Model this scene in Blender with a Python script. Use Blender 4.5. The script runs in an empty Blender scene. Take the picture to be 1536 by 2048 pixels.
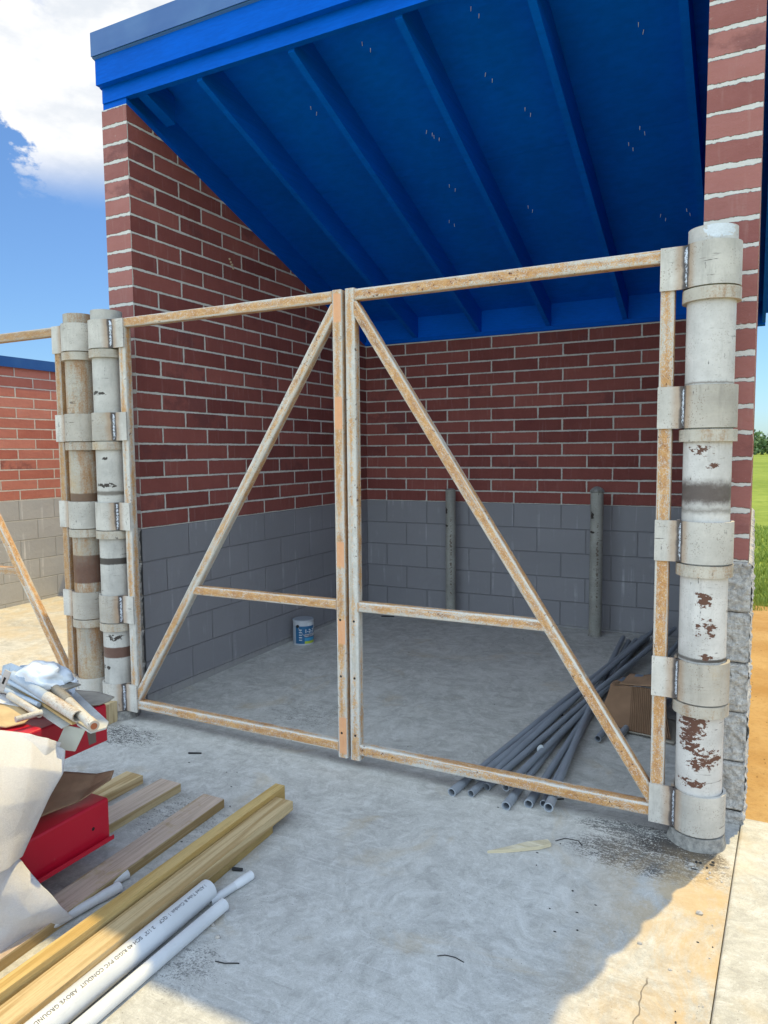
import bpy, math, random
import numpy as np
from mathutils import Vector, Matrix, noise as mnoise
R = random.Random(7)
S = bpy.context.scene
COL = S.collection

# ------------------------------------------------------------ camera
cam_d = bpy.data.cameras.new('camera'); cam = bpy.data.objects.new('camera', cam_d); COL.objects.link(cam)
S.camera = cam
cam_d.sensor_fit = 'VERTICAL'; cam_d.sensor_height = 24.0; cam_d.sensor_width = 18.0
cam_d.lens = 1445.04 / 2048 * 24.0
cam_d.clip_start = 0.05; cam_d.clip_end = 3000
yaw, pit, rol = -0.4736405, -0.0816851, -0.00881904
cf = Vector((math.sin(yaw)*math.cos(pit), math.cos(yaw)*math.cos(pit), math.sin(pit)))
cr = Vector((math.cos(yaw), -math.sin(yaw), 0)); cu = cr.cross(cf)
r2 = cr*math.cos(rol) + cu*math.sin(rol); u2 = -cr*math.sin(rol) + cu*math.cos(rol)
mw = Matrix((r2, u2, -cf)).transposed().to_4x4(); mw.translation = Vector((3.24624, -3.15796, 1.45693))
cam.matrix_world = mw
S.render.resolution_x = 768; S.render.resolution_y = 1024

# ------------------------------------------------------------ node helpers
class V:
    def __init__(s, nt, k): s.nt, s.k = nt, k
    def _m(s, op, *a, clamp=False):
        n = s.nt.nodes.new('ShaderNodeMath'); n.operation = op; n.use_clamp = clamp
        for i, x in enumerate((s,)+a):
            if isinstance(x, V): s.nt.links.new(x.k, n.inputs[i])
            else: n.inputs[i].default_value = x
        return V(s.nt, n.outputs[0])
    def __add__(s, o): return s._m('ADD', o)
    def __radd__(s, o): return s._m('ADD', o)
    def __sub__(s, o): return s._m('SUBTRACT', o)
    def __rsub__(s, o): return (s*-1)._m('ADD', o)
    def __mul__(s, o): return s._m('MULTIPLY', o)
    def __rmul__(s, o): return s._m('MULTIPLY', o)
    def __truediv__(s, o): return s._m('DIVIDE', o)
    def floor(s): return s._m('FLOOR')
    def frac(s): return s._m('FRACT')
    def abs(s): return s._m('ABSOLUTE')
    def min(s, o): return s._m('MINIMUM', o)
    def max(s, o): return s._m('MAXIMUM', o)
    def mod2(s): return (s*0.5).frac()*2
    def pow(s, o): return s._m('POWER', o)
    def sqrt(s): return s._m('SQRT')
    def gt(s, o): return s._m('GREATER_THAN', o)
    def clamp(s): return s._m('ADD', 0.0, clamp=True)
    def ss(s, a, b, lo=0.0, hi=1.0):
        n = s.nt.nodes.new('ShaderNodeMapRange'); n.interpolation_type = 'SMOOTHSTEP'
        s.nt.links.new(s.k, n.inputs[0])
        for i, x in zip((1, 2, 3, 4), (a, b, lo, hi)): n.inputs[i].default_value = x
        return V(s.nt, n.outputs[0])

class M:
    """a material (or world) under construction"""
    def __init__(s, name, rough=0.7, metal=0.0, spec=0.5):
        s.m = bpy.data.materials.new(name); s.m.use_nodes = True; s.nt = s.m.node_tree
        s.b = s.nt.nodes['Principled BSDF']
        s.b.inputs['Roughness'].default_value = rough; s.b.inputs['Metallic'].default_value = metal
        s.b.inputs['Specular IOR Level'].default_value = spec
        s.tc = s.nt.nodes.new('ShaderNodeTexCoord')
    def link(s, a, b): s.nt.links.new(a.k if isinstance(a, V) else a, b)
    @property
    def obj(s): return s.tc.outputs['Object']
    @property
    def uv(s): return s.tc.outputs['UV']
    def sep(s, vec):
        n = s.nt.nodes.new('ShaderNodeSeparateXYZ'); s.link(vec, n.inputs[0])
        return [V(s.nt, n.outputs[i]) for i in range(3)]
    def comb(s, x, y, z=0.0):
        n = s.nt.nodes.new('ShaderNodeCombineXYZ')
        for i, a in enumerate((x, y, z)):
            if isinstance(a, V): s.link(a, n.inputs[i])
            else: n.inputs[i].default_value = a
        return n.outputs[0]
    def map(s, vec, sc=(1, 1, 1), loc=(0, 0, 0)):
        n = s.nt.nodes.new('ShaderNodeMapping'); s.link(vec, n.inputs[0])
        n.inputs['Scale'].default_value = sc; n.inputs['Location'].default_value = loc
        return n.outputs[0]
    def noise(s, vec, sc, det=4, rough=0.55, dist=0.0, col=False):
        n = s.nt.nodes.new('ShaderNodeTexNoise'); s.link(vec, n.inputs['Vector'])
        n.inputs['Scale'].default_value = sc; n.inputs['Detail'].default_value = det
        n.inputs['Roughness'].default_value = rough; n.inputs['Distortion'].default_value = dist
        return V(s.nt, n.outputs['Fac']) if not col else n.outputs['Color']
    def voro(s, vec, sc, feat='F1', rnd=1.0):
        n = s.nt.nodes.new('ShaderNodeTexVoronoi'); s.link(vec, n.inputs['Vector']); n.feature = feat
        n.inputs['Scale'].default_value = sc; n.inputs['Randomness'].default_value = rnd
        return V(s.nt, n.outputs['Distance'])
    def white(s, vec):
        n = s.nt.nodes.new('ShaderNodeTexWhiteNoise'); s.link(vec, n.inputs['Vector']); return V(s.nt, n.outputs['Value'])
    def mix(s, f, a, b, mode='MIX'):
        n = s.nt.nodes.new('ShaderNodeMix'); n.data_type = 'RGBA'; n.blend_type = mode
        for i, x in ((0, f), (6, a), (7, b)):
            if isinstance(x, V) or hasattr(x, 'is_linked'): s.link(x, n.inputs[i])
            elif isinstance(x, (int, float)): n.inputs[i].default_value = x
            else: n.inputs[i].default_value = (*x, 1)
        return n.outputs[2]
    def rand(s):
        n = s.nt.nodes.new('ShaderNodeObjectInfo'); return V(s.nt, n.outputs['Random'])
    def off(s, vec):   # per-object offset of the texture space
        n = s.nt.nodes.new('ShaderNodeVectorMath'); n.operation = 'ADD'; s.link(vec, n.inputs[0])
        r = s.rand()*37.0; s.link(s.comb(r, r*1.3, r*0.7), n.inputs[1]); return n.outputs[0]
    def color(s, c):
        if isinstance(c, tuple): s.b.inputs['Base Color'].default_value = (*c, 1)
        else: s.link(c, s.b.inputs['Base Color'])
        return s
    def rough(s, v): s.link(v, s.b.inputs['Roughness']); return s
    def bump(s, h, dist=0.002, strength=1.0):
        n = s.nt.nodes.new('ShaderNodeBump'); n.inputs['Distance'].default_value = dist
        n.inputs['Strength'].default_value = strength; s.link(h, n.inputs['Height'])
        s.link(n.outputs[0], s.b.inputs['Normal']); return s

# ------------------------------------------------------------ world and sun
SUN = Vector((0.14, 0.426, 1.0)).normalized()        # towards the sun
W = bpy.data.worlds.new('World'); S.world = W; W.use_nodes = True
class WM(M):
    def __init__(s, w):
        s.nt = w.node_tree; s.tc = s.nt.nodes.new('ShaderNodeTexCoord')
w = WM(W); bg = W.node_tree.nodes['Background']
sky = W.node_tree.nodes.new('ShaderNodeTexSky'); sky.sky_type = 'NISHITA'; sky.sun_disc = False
sky.sun_elevation = math.asin(SUN.z); sky.sun_rotation = math.atan2(SUN.x, SUN.y)
sky.air_density = 1.0; sky.dust_density = 0.6; sky.ozone_density = 1.6
gen = w.tc.outputs['Generated']
gx, gy, gz = w.sep(gen)
def lobe(d, lo, hi):      # 1 near a direction, 0 far from it
    d = Vector(d).normalized(); return (gx*d.x + gy*d.y + gz*d.z).ss(math.cos(math.radians(hi)), math.cos(math.radians(lo)))
cl = w.noise(w.map(gen, (1, 1, 1.6)), 5.5, 9, 0.58, 0.35)
cl2 = w.noise(w.map(gen, (1, 1, 1.9), (3, 1, 5)), 2.1, 8, 0.6, 0.2)
where = ((lobe((-0.66, 0.57, 0.50), 7, 20)).max(lobe((-0.60, 0.60, 0.62), 3, 15)))*(gz + (cl2-0.5)*0.45 + (cl-.5)*.35).ss(0.325, 0.40)
broken = (gz.ss(0.2, 0.5))*cl2.ss(0.52, 0.62)*0.9
keep_blue = lobe((-0.8, 0.58, 0.1), 14, 27)
cover = ((cl*0.9 + where*0.42).ss(0.66, 0.80)*gz.ss(.29, .36)).max(broken*(1.0-keep_blue)*(1.0-lobe((-0.76, 0.6, 0.22), 12, 22)))
shadec = w.noise(w.map(gen, (1, 1, 2.2), (1.7, 0, 0.4)), 7, 7, 0.6)
fill_cloud = (gy*-1.0).ss(-0.15, 0.35)*(gz.ss(-0.05, 0.06))        # bright clouds added out of view behind the camera to fill the shade
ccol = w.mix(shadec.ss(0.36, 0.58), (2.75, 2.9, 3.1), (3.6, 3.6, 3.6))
ccol = w.mix(fill_cloud, ccol, (6.2, 7.55, 8.6))
cover = cover.max(fill_cloud*(w.noise(gen, 2.6, 6, .55)).ss(.36, .5)*.92)
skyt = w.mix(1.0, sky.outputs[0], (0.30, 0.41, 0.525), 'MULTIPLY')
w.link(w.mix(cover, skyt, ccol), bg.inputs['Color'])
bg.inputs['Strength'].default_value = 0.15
sl = bpy.data.lights.new('sun', 'SUN'); sl.energy = 2.2; sl.angle = math.radians(0.55); sl.color = (1.0, 0.79, 0.36)
so = bpy.data.objects.new('sun', sl); COL.objects.link(so); so.rotation_euler = (-SUN).to_track_quat('-Z', 'Y').to_euler()
so.location = (6, 8, 20)
S.view_settings.view_transform = 'Standard'; S.view_settings.look = 'None'; S.view_settings.gamma = 1
S.view_settings.exposure = 1.0

# ------------------------------------------------------------ mesh helpers
class MB:
    def __init__(s): s.v, s.f, s.uv, s.sm = [], [], [], []
    def vert(s, p): s.v.append(tuple(p)); return len(s.v)-1
    def face(s, idx, uv=None, smooth=False):
        s.f.append(tuple(idx)); s.uv.append(uv or [(0, 0)]*len(idx)); s.sm.append(smooth)
    def poly(s, pts, uv=None, smooth=False): s.face([s.vert(p) for p in pts], uv, smooth)
    def box(s, a, b, mat=None, flip=False):
        """box from a to b; uv in metres on each side, u along the longer way"""
        x0, y0, z0 = a; x1, y1, z1 = b
        q = [((x0,y0,z0),(x1,y0,z0),(x1,y0,z1),(x0,y0,z1)), ((x1,y1,z0),(x0,y1,z0),(x0,y1,z1),(x1,y1,z1)),
             ((x0,y1,z0),(x0,y0,z0),(x0,y0,z1),(x0,y1,z1)), ((x1,y0,z0),(x1,y1,z0),(x1,y1,z1),(x1,y0,z1)),
             ((x0,y0,z1),(x1,y0,z1),(x1,y1,z1),(x0,y1,z1)), ((x0,y1,z0),(x1,y1,z0),(x1,y0,z0),(x0,y0,z0))]
        ax = [(0,2),(0,2),(1,2),(1,2),(0,1),(0,1)]
        L = max((x1-x0, 0), (y1-y0, 1), (z1-z0, 2))[1]
        for pts, (i, j) in zip(q, ax):
            if j == L: i, j = j, i
            uv = [(p[i], p[j]+0.31*(i+2*j)) for p in pts]
            if mat: pts = [mat @ Vector(p) for p in pts]
            s.poly(pts, uv)
        return s
    def prism(s, prof, axis, a, b, mat=None, smooth=False):
        """closed profile (list of 2D) extruded along axis 0/1/2 from a to b"""
        def P(q, t):
            p = {0: (t, q[0], q[1]), 1: (q[0], t, q[1]), 2: (q[0], q[1], t)}[axis]
            return mat @ Vector(p) if mat else p
        n = len(prof); acc = 0
        A = [s.vert(P(q, a)) for q in prof]; B = [s.vert(P(q, b)) for q in prof]
        for i in range(n):
            j = (i+1) % n; d = math.dist(prof[i], prof[j])
            s.face((A[i], A[j], B[j], B[i]), [(a, acc), (a, acc+d), (b, acc+d), (b, acc)], smooth); acc += d
        s.poly([P(q, a) for q in prof][::-1], [(q[0], q[1]) for q in prof][::-1])
        s.poly([P(q, b) for q in prof], [(q[0], q[1]) for q in prof])
        return s
    def cyl(s, A, B, r, r1=None, n=24, bore=None, caps=(1, 1), u0=0.0, rings=1, uvr=None, bend=None):
        """pipe from A to B; uv = (arc length from the -Y side, metres along)"""
        A, B = Vector(A), Vector(B); r1 = r if r1 is None else r1
        d = B-A; L = d.length; d.normalize()
        ref = Vector((0, -1, 0)) if abs(d.z) > 0.5 else Vector((0, 0, 1))
        e1 = (ref - d*ref.dot(d)).normalized(); e2 = d.cross(e1)
        def ring(t, rr):
            c = A + (B-A)*t
            if bend: c = c + Vector(bend)*math.sin(math.pi*t)
            return [c + (e1*math.cos(2*math.pi*k/n) + e2*math.sin(2*math.pi*k/n))*rr for k in range(n)]
        def tube(ra, rb, inward=False):
            rows = [[s.vert(p) for p in ring(t/rings, ra+(rb-ra)*t/rings)] for t in range(rings+1)]
            R_ = uvr or max(ra, rb)
            for t in range(rings):
                for k in range(n):
                    k2 = (k+1) % n
                    a0 = (2*math.pi*(k if k < n/2 else k-n)/n)*R_; a1 = a0 + 2*math.pi/n*R_
                    v0 = u0+L*t/rings; v1 = u0+L*(t+1)/rings
                    f = (rows[t][k], rows[t][k2], rows[t+1][k2], rows[t+1][k]); uv = [(a0, v0), (a1, v0), (a1, v1), (a0, v1)]
                    if inward: f, uv = f[::-1], uv[::-1]
                    s.face(f, uv, True)
        tube(r, r1)
        if bore:
            tube(bore, bore, True)
            for t, rr, fl in ((0, r, 1), (1, r1, 0)):
                o, i = ring(t, rr), ring(t, bore)
                for k in range(n):
                    k2 = (k+1) % n; q = [o[k], o[k2], i[k2], i[k]]
                    s.poly(q if not fl else q[::-1], [(0.03*k, u0+L*t)]*4)
        else:
            if caps[0]: s.poly(ring(0, r)[::-1], [(0, u0)]*n)
            if caps[1]: s.poly(ring(1, r1), [(0, u0+L)]*n)
        return s
    def sqtube(s, A, B, w=0.0508, up=(0, -1, 0), r=0.009):
        """rounded square tube; uv = (metres along, side number + place across it)"""
        A, B = Vector(A), Vector(B); d = (B-A); L = d.length; d.normalize()
        e1 = (Vector(up) - d*Vector(up).dot(d)).normalized(); e2 = d.cross(e1); h = w/2
        prof = []
        for k in range(4):
            c, sn = [(1, 0), (0, 1), (-1, 0), (0, -1)][k]
            for t, vv in ((-(h-r), .12), (0, .5), (h-r, .88)):
                prof.append((h*c - t*sn, h*sn + t*c, k+vv))
            a0 = math.atan2(sn, c)
            for q in (.25, .5, .75):
                a = a0 + math.pi/2*q
                ccx = (h-r)*(c-sn); ccy = (h-r)*(sn+c)
                prof.append((ccx + r*math.cos(a), ccy + r*math.sin(a), k+.88+.24*q))
        n = len(prof)
        A_ = [s.vert(A + e1*p[0] + e2*p[1]) for p in prof]; B_ = [s.vert(B + e1*p[0] + e2*p[1]) for p in prof]
        for i in range(n):
            j = (i+1) % n; v0 = prof[i][2]; v1 = prof[j][2] if j else 4+prof[0][2]
            s.face((A_[i], A_[j], B_[j], B_[i]), [(0, v0), (0, v1), (L, v1), (L, v0)], True)
        s.poly([A + e1*p[0] + e2*p[1] for p in prof][::-1], [(0, .1)]*n); s.poly([B + e1*p[0] + e2*p[1] for p in prof], [(L, .1)]*n)
        return s
    def grid(s, rows, smooth=True, uvs=1.0):
        """rows of points"""
        idx = [[s.vert(p) for p in row] for row in rows]
        for i in range(len(rows)-1):
            for j in range(len(rows[0])-1):
                uv = [(j*uvs, i*uvs), ((j+1)*uvs, i*uvs), ((j+1)*uvs, (i+1)*uvs), (j*uvs, (i+1)*uvs)]
                s.face((idx[i][j], idx[i][j+1], idx[i+1][j+1], idx[i+1][j]), uv, smooth)
        return s

WL = {}      # world location of things
def build(name, mb, mat, parent=None, at=None, bevel=0, solid=0, sub=0):
    me = bpy.data.meshes.new(name)
    base = Vector(at) if at is not None else (Vector(WL[parent.name]) if parent else Vector((0, 0, 0)))
    me.from_pydata([tuple(Vector(p)-base) for p in mb.v], [], mb.f)
    ul = me.uv_layers.new(name='UVMap')
    flat = [c for f in mb.uv for p in f for c in p]
    ul.data.foreach_set('uv', flat); me.polygons.foreach_set('use_smooth', mb.sm)
    me.materials.append(mat.m if isinstance(mat, M) else mat); me.update()
    o = bpy.data.objects.new(name, me); COL.objects.link(o)
    WL[o.name] = tuple(base)
    if parent:
        o.parent = parent; o.location = base - Vector(WL[parent.name])
    else: o.location = base
    if sub: md = o.modifiers.new('subdivision', 'SUBSURF'); md.levels = md.render_levels = sub
    if solid: md = o.modifiers.new('thickness', 'SOLIDIFY'); md.thickness = solid; md.offset = 0
    if bevel: md = o.modifiers.new('edge', 'BEVEL'); md.width = bevel; md.segments = 2; md.limit_method = 'ANGLE'
    return o
def tag(o, label=None, cat=None, group=None, kind=None):
    if label: o['label'] = label
    if cat: o['category'] = cat
    if group: o['group'] = group
    if kind: o['kind'] = kind
    return o
def thing(name, loc, label, cat, group=None):
    o = bpy.data.objects.new(name, None); COL.objects.link(o); o.location = loc; o.empty_display_size = 0.1
    WL[o.name] = tuple(loc); return tag(o, label, cat, group)
def dup(root, delta, label=None, group=None):
    kids = [k for k in bpy.data.objects if k.parent == root]
    c = root.copy(); COL.objects.link(c); c.location = Vector(root.location)+Vector(delta)
    if label: c['label'] = label
    if group: c['group'] = group
    for k in kids:
        n = k.copy(); COL.objects.link(n); n.parent = c
        for g in [g for g in bpy.data.objects if g.parent == k]:
            h = g.copy(); COL.objects.link(h); h.parent = n
    return c
def fbm(p, sc=1.0): return mnoise.fractal(Vector(p)*sc, 1.0, 2.1, 4)

# ------------------------------------------------------------ materials
U = 0.1016
def courses(m, w, h, mortar, rag, phase=0.0):
    """distance (m) from the nearest joint and a random value per unit, from uv in metres"""
    u, v, _ = m.sep(m.uv)
    p3 = m.comb(u, v)
    wob = m.noise(p3, 55, 4, 0.7) - 0.5; wob2 = m.noise(p3, 8, 3, .6) - 0.5
    row = ((v+1000*h)/h).floor()
    uu = u/w + row.mod2()*0.5 + phase
    fu = uu.frac(); fv = (v/h).frac()
    du = fu.min(1.0-fu)*w; dv = fv.min(1.0-fv)*h
    d = du.min(dv) + wob*rag + wob2*(rag*1.1)
    rnd = m.white(m.comb(uu.floor(), row)); rnd2 = m.white(m.comb(row+7.3, uu.floor()))
    return u, v, p3, d, rnd, rnd2, wob
def brick_mat(name, rag, phase=0.0, smear=0.0, jw=0.0, c=((.175,.048,.043), (.325,.102,.084)), mort=(.50, .47, .45)):
    m = M(name, 0.85, 0, 0.3)
    u, v, p3, d, r1, r2, wob = courses(m, 4*U, U, 0.01, rag, phase)
    face = (d-jw).ss(0.0050, 0.0078)
    n1 = m.noise(p3, 6, 5, 0.65); n2 = m.noise(p3, 140, 3, 0.7); n3 = m.noise(m.map(p3, (40, 4, 1)), 1, 4)
    col = m.mix((r1*0.75 + n1*0.8 + r2*0.25 - 0.42).clamp(), c[0], c[1])
    col = m.mix((r2.ss(0.80, 0.9))*n1.ss(0.42, 0.6)*0.55, col, (.10, .035, .04))
    col = m.mix(n2.ss(0.55, 0.85)*0.35, col, (.42, .2, .18))
    col = m.mix(n3.ss(0.55, 0.75)*0.15, col, (.5, .36, .33))
    if smear:
        sp = m.noise(p3, 22, 5, 0.7).ss(0.62, 0.70)*m.noise(p3, 3.0, 2).ss(0.45, 0.65)
        col = m.mix(sp*smear, col, (.52, .42, .4))
    spk = m.voro(p3, 90).ss(0.12, 0.05)*m.noise(p3, 7).ss(0.5, 0.62)
    col = m.mix(spk*0.5, col, (.5, .42, .4))
    mc = m.mix(m.noise(p3, 30, 4), mort, tuple(x*0.78 for x in mort))
    m.color(m.mix(face, mc, col))
    m.bump(face*0.0085 + n2*0.0014 + m.noise(p3, 30)*0.003 + m.noise(p3, 9)*.006*face + (r1*0.003)*face, 1.0, 1.0)
    return m
brick = brick_mat('red_brick_units', 0.0085, mort=(.70, .66, .61))
brick_end = brick_mat('red_brick_ends', 0.018, 0.0, 1.0, .0022, c=((.24,.085,.078), (.37,.155,.14)), mort=(.64, .62, .60))
brick_far = brick_mat('sun_toned_red_brick', 0.007, 0.05, 0.3, c=((.46,.14,.095), (.62,.24,.17)), mort=(.78, .68, .58))  # red brick with the sunlight put into a paler, warmer colour
def block_mat(name, c, phase=0.0, rag=0.002, jd=0.72):
    m = M(name, 0.62, 0, 0.35)
    u, v, p3, d, r1, r2, wob = courses(m, 4*U, 2*U, 0.01, rag, phase)
    face = d.ss(0.0015, 0.0062)
    n1 = m.noise(p3, 2.2, 5, 0.65); n2 = m.noise(p3, 160, 3, 0.7); drip = m.noise(m.map(p3, (22, 1.2, 1)), 1, 4)
    col = m.mix((n1*0.7 + r1*0.3), tuple(x*0.86 for x in c), tuple(x*1.12 for x in c))
    col = m.mix(drip.ss(0.54, 0.70)*n1.ss(0.45, 0.6)*0.5, col, tuple(min(1, x*2.0) for x in c))
    col = m.mix(m.voro(p3, 40).ss(0.1, 0.03)*m.noise(p3, 4).ss(0.58, 0.64)*0.6, col, (.7, .7, .7))
    col = m.mix(face, m.mix(0.35, tuple(x*jd for x in c), col), col)
    col = m.mix((v+(m.noise(p3, 14, 4, .7)-.5)*.10).ss(.03, -.03)*.5, col, (.42, .41, .39))      # dust and splashes along the floor line
    m.color(col); m.bump(face*0.0045 + n2*0.0010 + m.noise(p3, 25, 5)*0.003 + m.noise(p3, 5, 2)*.006, 1.0, 1.0)
    return m
block = block_mat('grey_painted_block', (.262, .258, .278))
block_far = block_mat('sun_toned_painted_block', (.48, .465, .435), 0.1)  # block colour raised and warmed to carry the sunlight
def split_mat():
    m = M('split_face_block', 0.95, 0, 0.2); o = m.obj
    n = m.noise(o, 60, 6, 0.75); n2 = m.noise(o, 9, 4); n3 = m.voro(o, 120)
    col = m.mix(n.ss(0.3, 0.7), (.33, .32, .32), (.62, .60, .58)); col = m.mix(n2*0.4, col, (.42, .38, .34))
    col = m.mix(n3.ss(.25, .1)*.5, col, (.16, .16, .17))
    m.color(col); m.bump(n*0.006 + n3*0.002, 1.0, 1.0); return m
split = split_mat()
def paint_blue(name, c, streak=0.4, rough=0.42):
    m = M(name, rough, 0, 0.03); o = m.obj
    g = m.noise(m.map(o, (14, 2.2, 90)), 1, 5, 0.6); n = m.noise(o, 2.2, 5, 0.6); f = m.noise(o, 240, 2)
    col = m.mix((g*0.5+n*0.5).ss(0.3, 0.7), tuple(x*0.86 for x in c), tuple(x*1.14 for x in c))
    sc = m.noise(m.map(o, (3, 60, 60), (2, 5, 1)), 1, 5, 0.7).ss(0.69, 0.74)*m.noise(o, 1.7).ss(0.55, 0.66)
    col = m.mix(sc*streak, col, (.35, .48, .62))
    m.color(col); m.rough(n*0.25 + rough - 0.12); m.bump(g*0.0006 + f*0.0002, 1.0, 1.0); return m
blue = paint_blue('blue_painted_wood', (.0002, .094, .52))
blue_in = paint_blue('blue_painted_ceiling', (.0005, .115, .62), 0.7, 0.5)
def flash_mat():
    m = M('blue_grey_metal_flashing', 0.38, 0.0, 0.5); n = m.noise(m.obj, 3, 5); n2 = m.noise(m.map(m.obj, (1, 1, 9)), 4, 4)
    m.color(m.mix(n.ss(.35, .7), (.012, .082, .28), (.035, .120, .32))); m.rough(n2*.3+.25); m.bump(m.noise(m.obj, 7, 2)*.004, 1.0, .6); return m
flash = flash_mat()
roofm = M('blue_roof_sheet', 0.4).color((.05, .16, .38))

def steel(name, base=(.50, .468, .445), rustc=(.30, .145, .05), rust=0.5, bands=(), patches=(), speck=0.5, tan=0.3, scar=0.0):
    """weathered grey galvanised pipe; uv = (arc from the front, height)"""
    m = M(name, 0.55, 0.0, 0.4); u, v, _ = m.sep(m.uv); p = m.comb(u, v); q = m.off(p)
    big = m.noise(q, 4.5, 5, 0.65); mid = m.noise(q, 24, 5, 0.7); fine = m.noise(q, 150, 3, 0.75)
    brush = m.noise(m.map(q, (6, 90, 1)), 1, 4, 0.7)
    col = m.mix(big.ss(.3, .7), tuple(x*.80 for x in base), tuple(x*1.15 for x in base))
    gr_ = m.noise(m.map(q, (14, 2.0, 1), (8, 8, 0)), 1.3, 6, .75); col = m.mix(gr_.ss(.50, .70)*.45, col, tuple(x*.55 for x in base))
    col = m.mix(fine.ss(.5, .75)*.22, col, (.24, .20, .15))
    col = m.mix(brush.ss(.4, .75)*0.10, col, (.60, .58, .55))
    tn = (m.noise(m.map(q, (3, 2.2, 1), (4, 2, 0)), 1.6, 5, 0.7)*0.8 + fine*0.25)
    col = m.mix(tn.ss(.62-.2*tan, .85-.2*tan)*min(1, tan*1.3), col, (.42, .30, .17))
    rs = (m.noise(m.map(q, (9, 1.4, 1), (1, 7, 0)), 1.4, 6, 0.75)*0.75+fine*.3)
    col = m.mix(rs.ss(.66-.22*rust, .82-.2*rust)*rust, col, rustc)
    sp = m.voro(q, 120).ss(.34, .16)*m.noise(q, 13, 3).ss(.46, .6)
    col = m.mix(sp*speck, col, (.15, .095, .06))
    sc = m.noise(m.map(q, (50, 14, 1)), 1.0, 4, 0.75).ss(.62, .66)*m.noise(q, 9).ss(.54, .6)
    col = m.mix(sc*.8, col, (.06, .055, .055))
    hsc = m.noise(m.map(q, (9, 110, 1)), 1.0, 3, 0.6).ss(.63, .67)*m.noise(m.map(q, (8, 8, 1), (3, 3, 3)), 1).ss(.54, .60)
    col = m.mix(hsc*.8, col, (.07, .06, .055))
    for z, h, c, soft in bands:          # bands of bare or scorched metal
        e = ((v - z) + (mid-.5)*soft*1.4).abs()
        col = m.mix(e.ss(h, h-soft*.9-.002)*(big.ss(.25, .55)*.25+.70), col, m.mix(fine, tuple(x*.7 for x in c), tuple(x*1.25 for x in c)))
    for (pu, pz, ru, rz, th, c) in patches:   # flaked-off paint
        e = (((u-pu)/ru).pow(2.0) + ((v-pz)/rz).pow(2.0))
        fl = m.noise(m.map(p, (38, 60, 1), (pz*9, pu*9, 0)), 1, 5, 0.66)
        mk = (fl + (1.0-e)*.11).ss(th, th+.015)
        col = m.mix(mk, col, m.mix(fine, tuple(x*.7 for x in c), tuple(x*1.2 for x in c)))
    m.color(col); m.rough(mid*.35+.38); m.bump(mid*.0006 + fine*.0005, 1.0, 1.0)
    return m
BR = (.115, .05, .033); DK = (.045, .035, .03)
pipe_r = steel('scraped_galvanised_pipe', base=(.55, .525, .505), rust=.12, tan=.15, speck=.35,
    bands=((1.30, .062, (.085, .062, .055), .045), (1.235, .02, (.16, .14, .12), .03), (.675, .010, DK, .006), (1.70, .008, (.16, .12, .09), .01)),
    patches=((.005, .905, .028, .026, .50, BR), (.02, .80, .045, .05, .585, BR), (.02, .69, .022, .012, .50, BR),
             (-.025, .43, .05, .045, .50, BR), (-.035, .365, .035, .04, .51, BR), (.04, .30, .055, .04, .545, BR), (-.01, .275, .025, .02, .50, BR), (-.02, .20, .05, .018, .53, BR),
             (-.02, 1.46, .05, .04, .60, BR), (.03, 1.40, .03, .01, .55, BR), (.03, 2.237, .035, .016, .30, (.62, .66, .72))))
pipe_l = steel('pale_galvanised_pipe', base=(.47, .45, .42), rust=.10, tan=.25, speck=.2,
    bands=((.86, .022, DK, .006), (.335, .034, BR, .006), (1.245, .018, (.16, .14, .12), .012)),
    patches=((.03, 1.44, .02, .008, .50, DK), (.03, 1.29, .06, .012, .52, DK), (.05, .42, .05, .02, .55, DK), (-.02, .25, .04, .012, .55, DK), (.0, 1.80, .05, .01, .54, DK)))
pipe_f = steel('rusty_galvanised_pipe', base=(.40, .365, .31), rust=.9, tan=.65, speck=.5,
    bands=((.80, .085, BR, .007), (1.215, .03, (.14, .08, .05), .008)))
def sleeve_mat(name, base, tan, burn=1.0):
    """uv.x = metres from the weld, uv.y = height"""
    m = steel(name, base=base, rust=.10, tan=tan, speck=.55)
    u, v, _ = m.sep(m.uv); p = m.off(m.comb(u, v)); src = m.b.inputs['Base Color'].links[0].from_socket
    au = u.abs() + (m.noise(p, 18, 3)-.5)*.018
    c = m.mix(au.ss(.055, .022)*.55*burn, src, (.34, .19, .09))
    c = m.mix(au.ss(.022, .010)*.9*burn, c, (.05, .045, .05))
    m.color(c); return m
sleeve_m = sleeve_mat('pale_hinge_barrel', (.49, .46, .42), .35)
sleeve_t = sleeve_mat('tanned_hinge_barrel', (.43, .39, .34), .45)
plate_m = sleeve_mat('hinge_plate_steel', (.54, .51, .47), .15)
ring_m = steel('stained_collar_ring', base=(.46, .42, .36), rust=.7, tan=.55, speck=.5)
def weld_mat():
    m = M('weld_bead_metal', 0.35, 0.35, 0.5); n = m.noise(m.obj, 120, 4, .7)
    m.color(m.mix(n.ss(.40, .52), (.10, .10, .12), (.62, .66, .74))); m.bump(n*.003, 1.0, 1.0); return m
weld = weld_mat()
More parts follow.
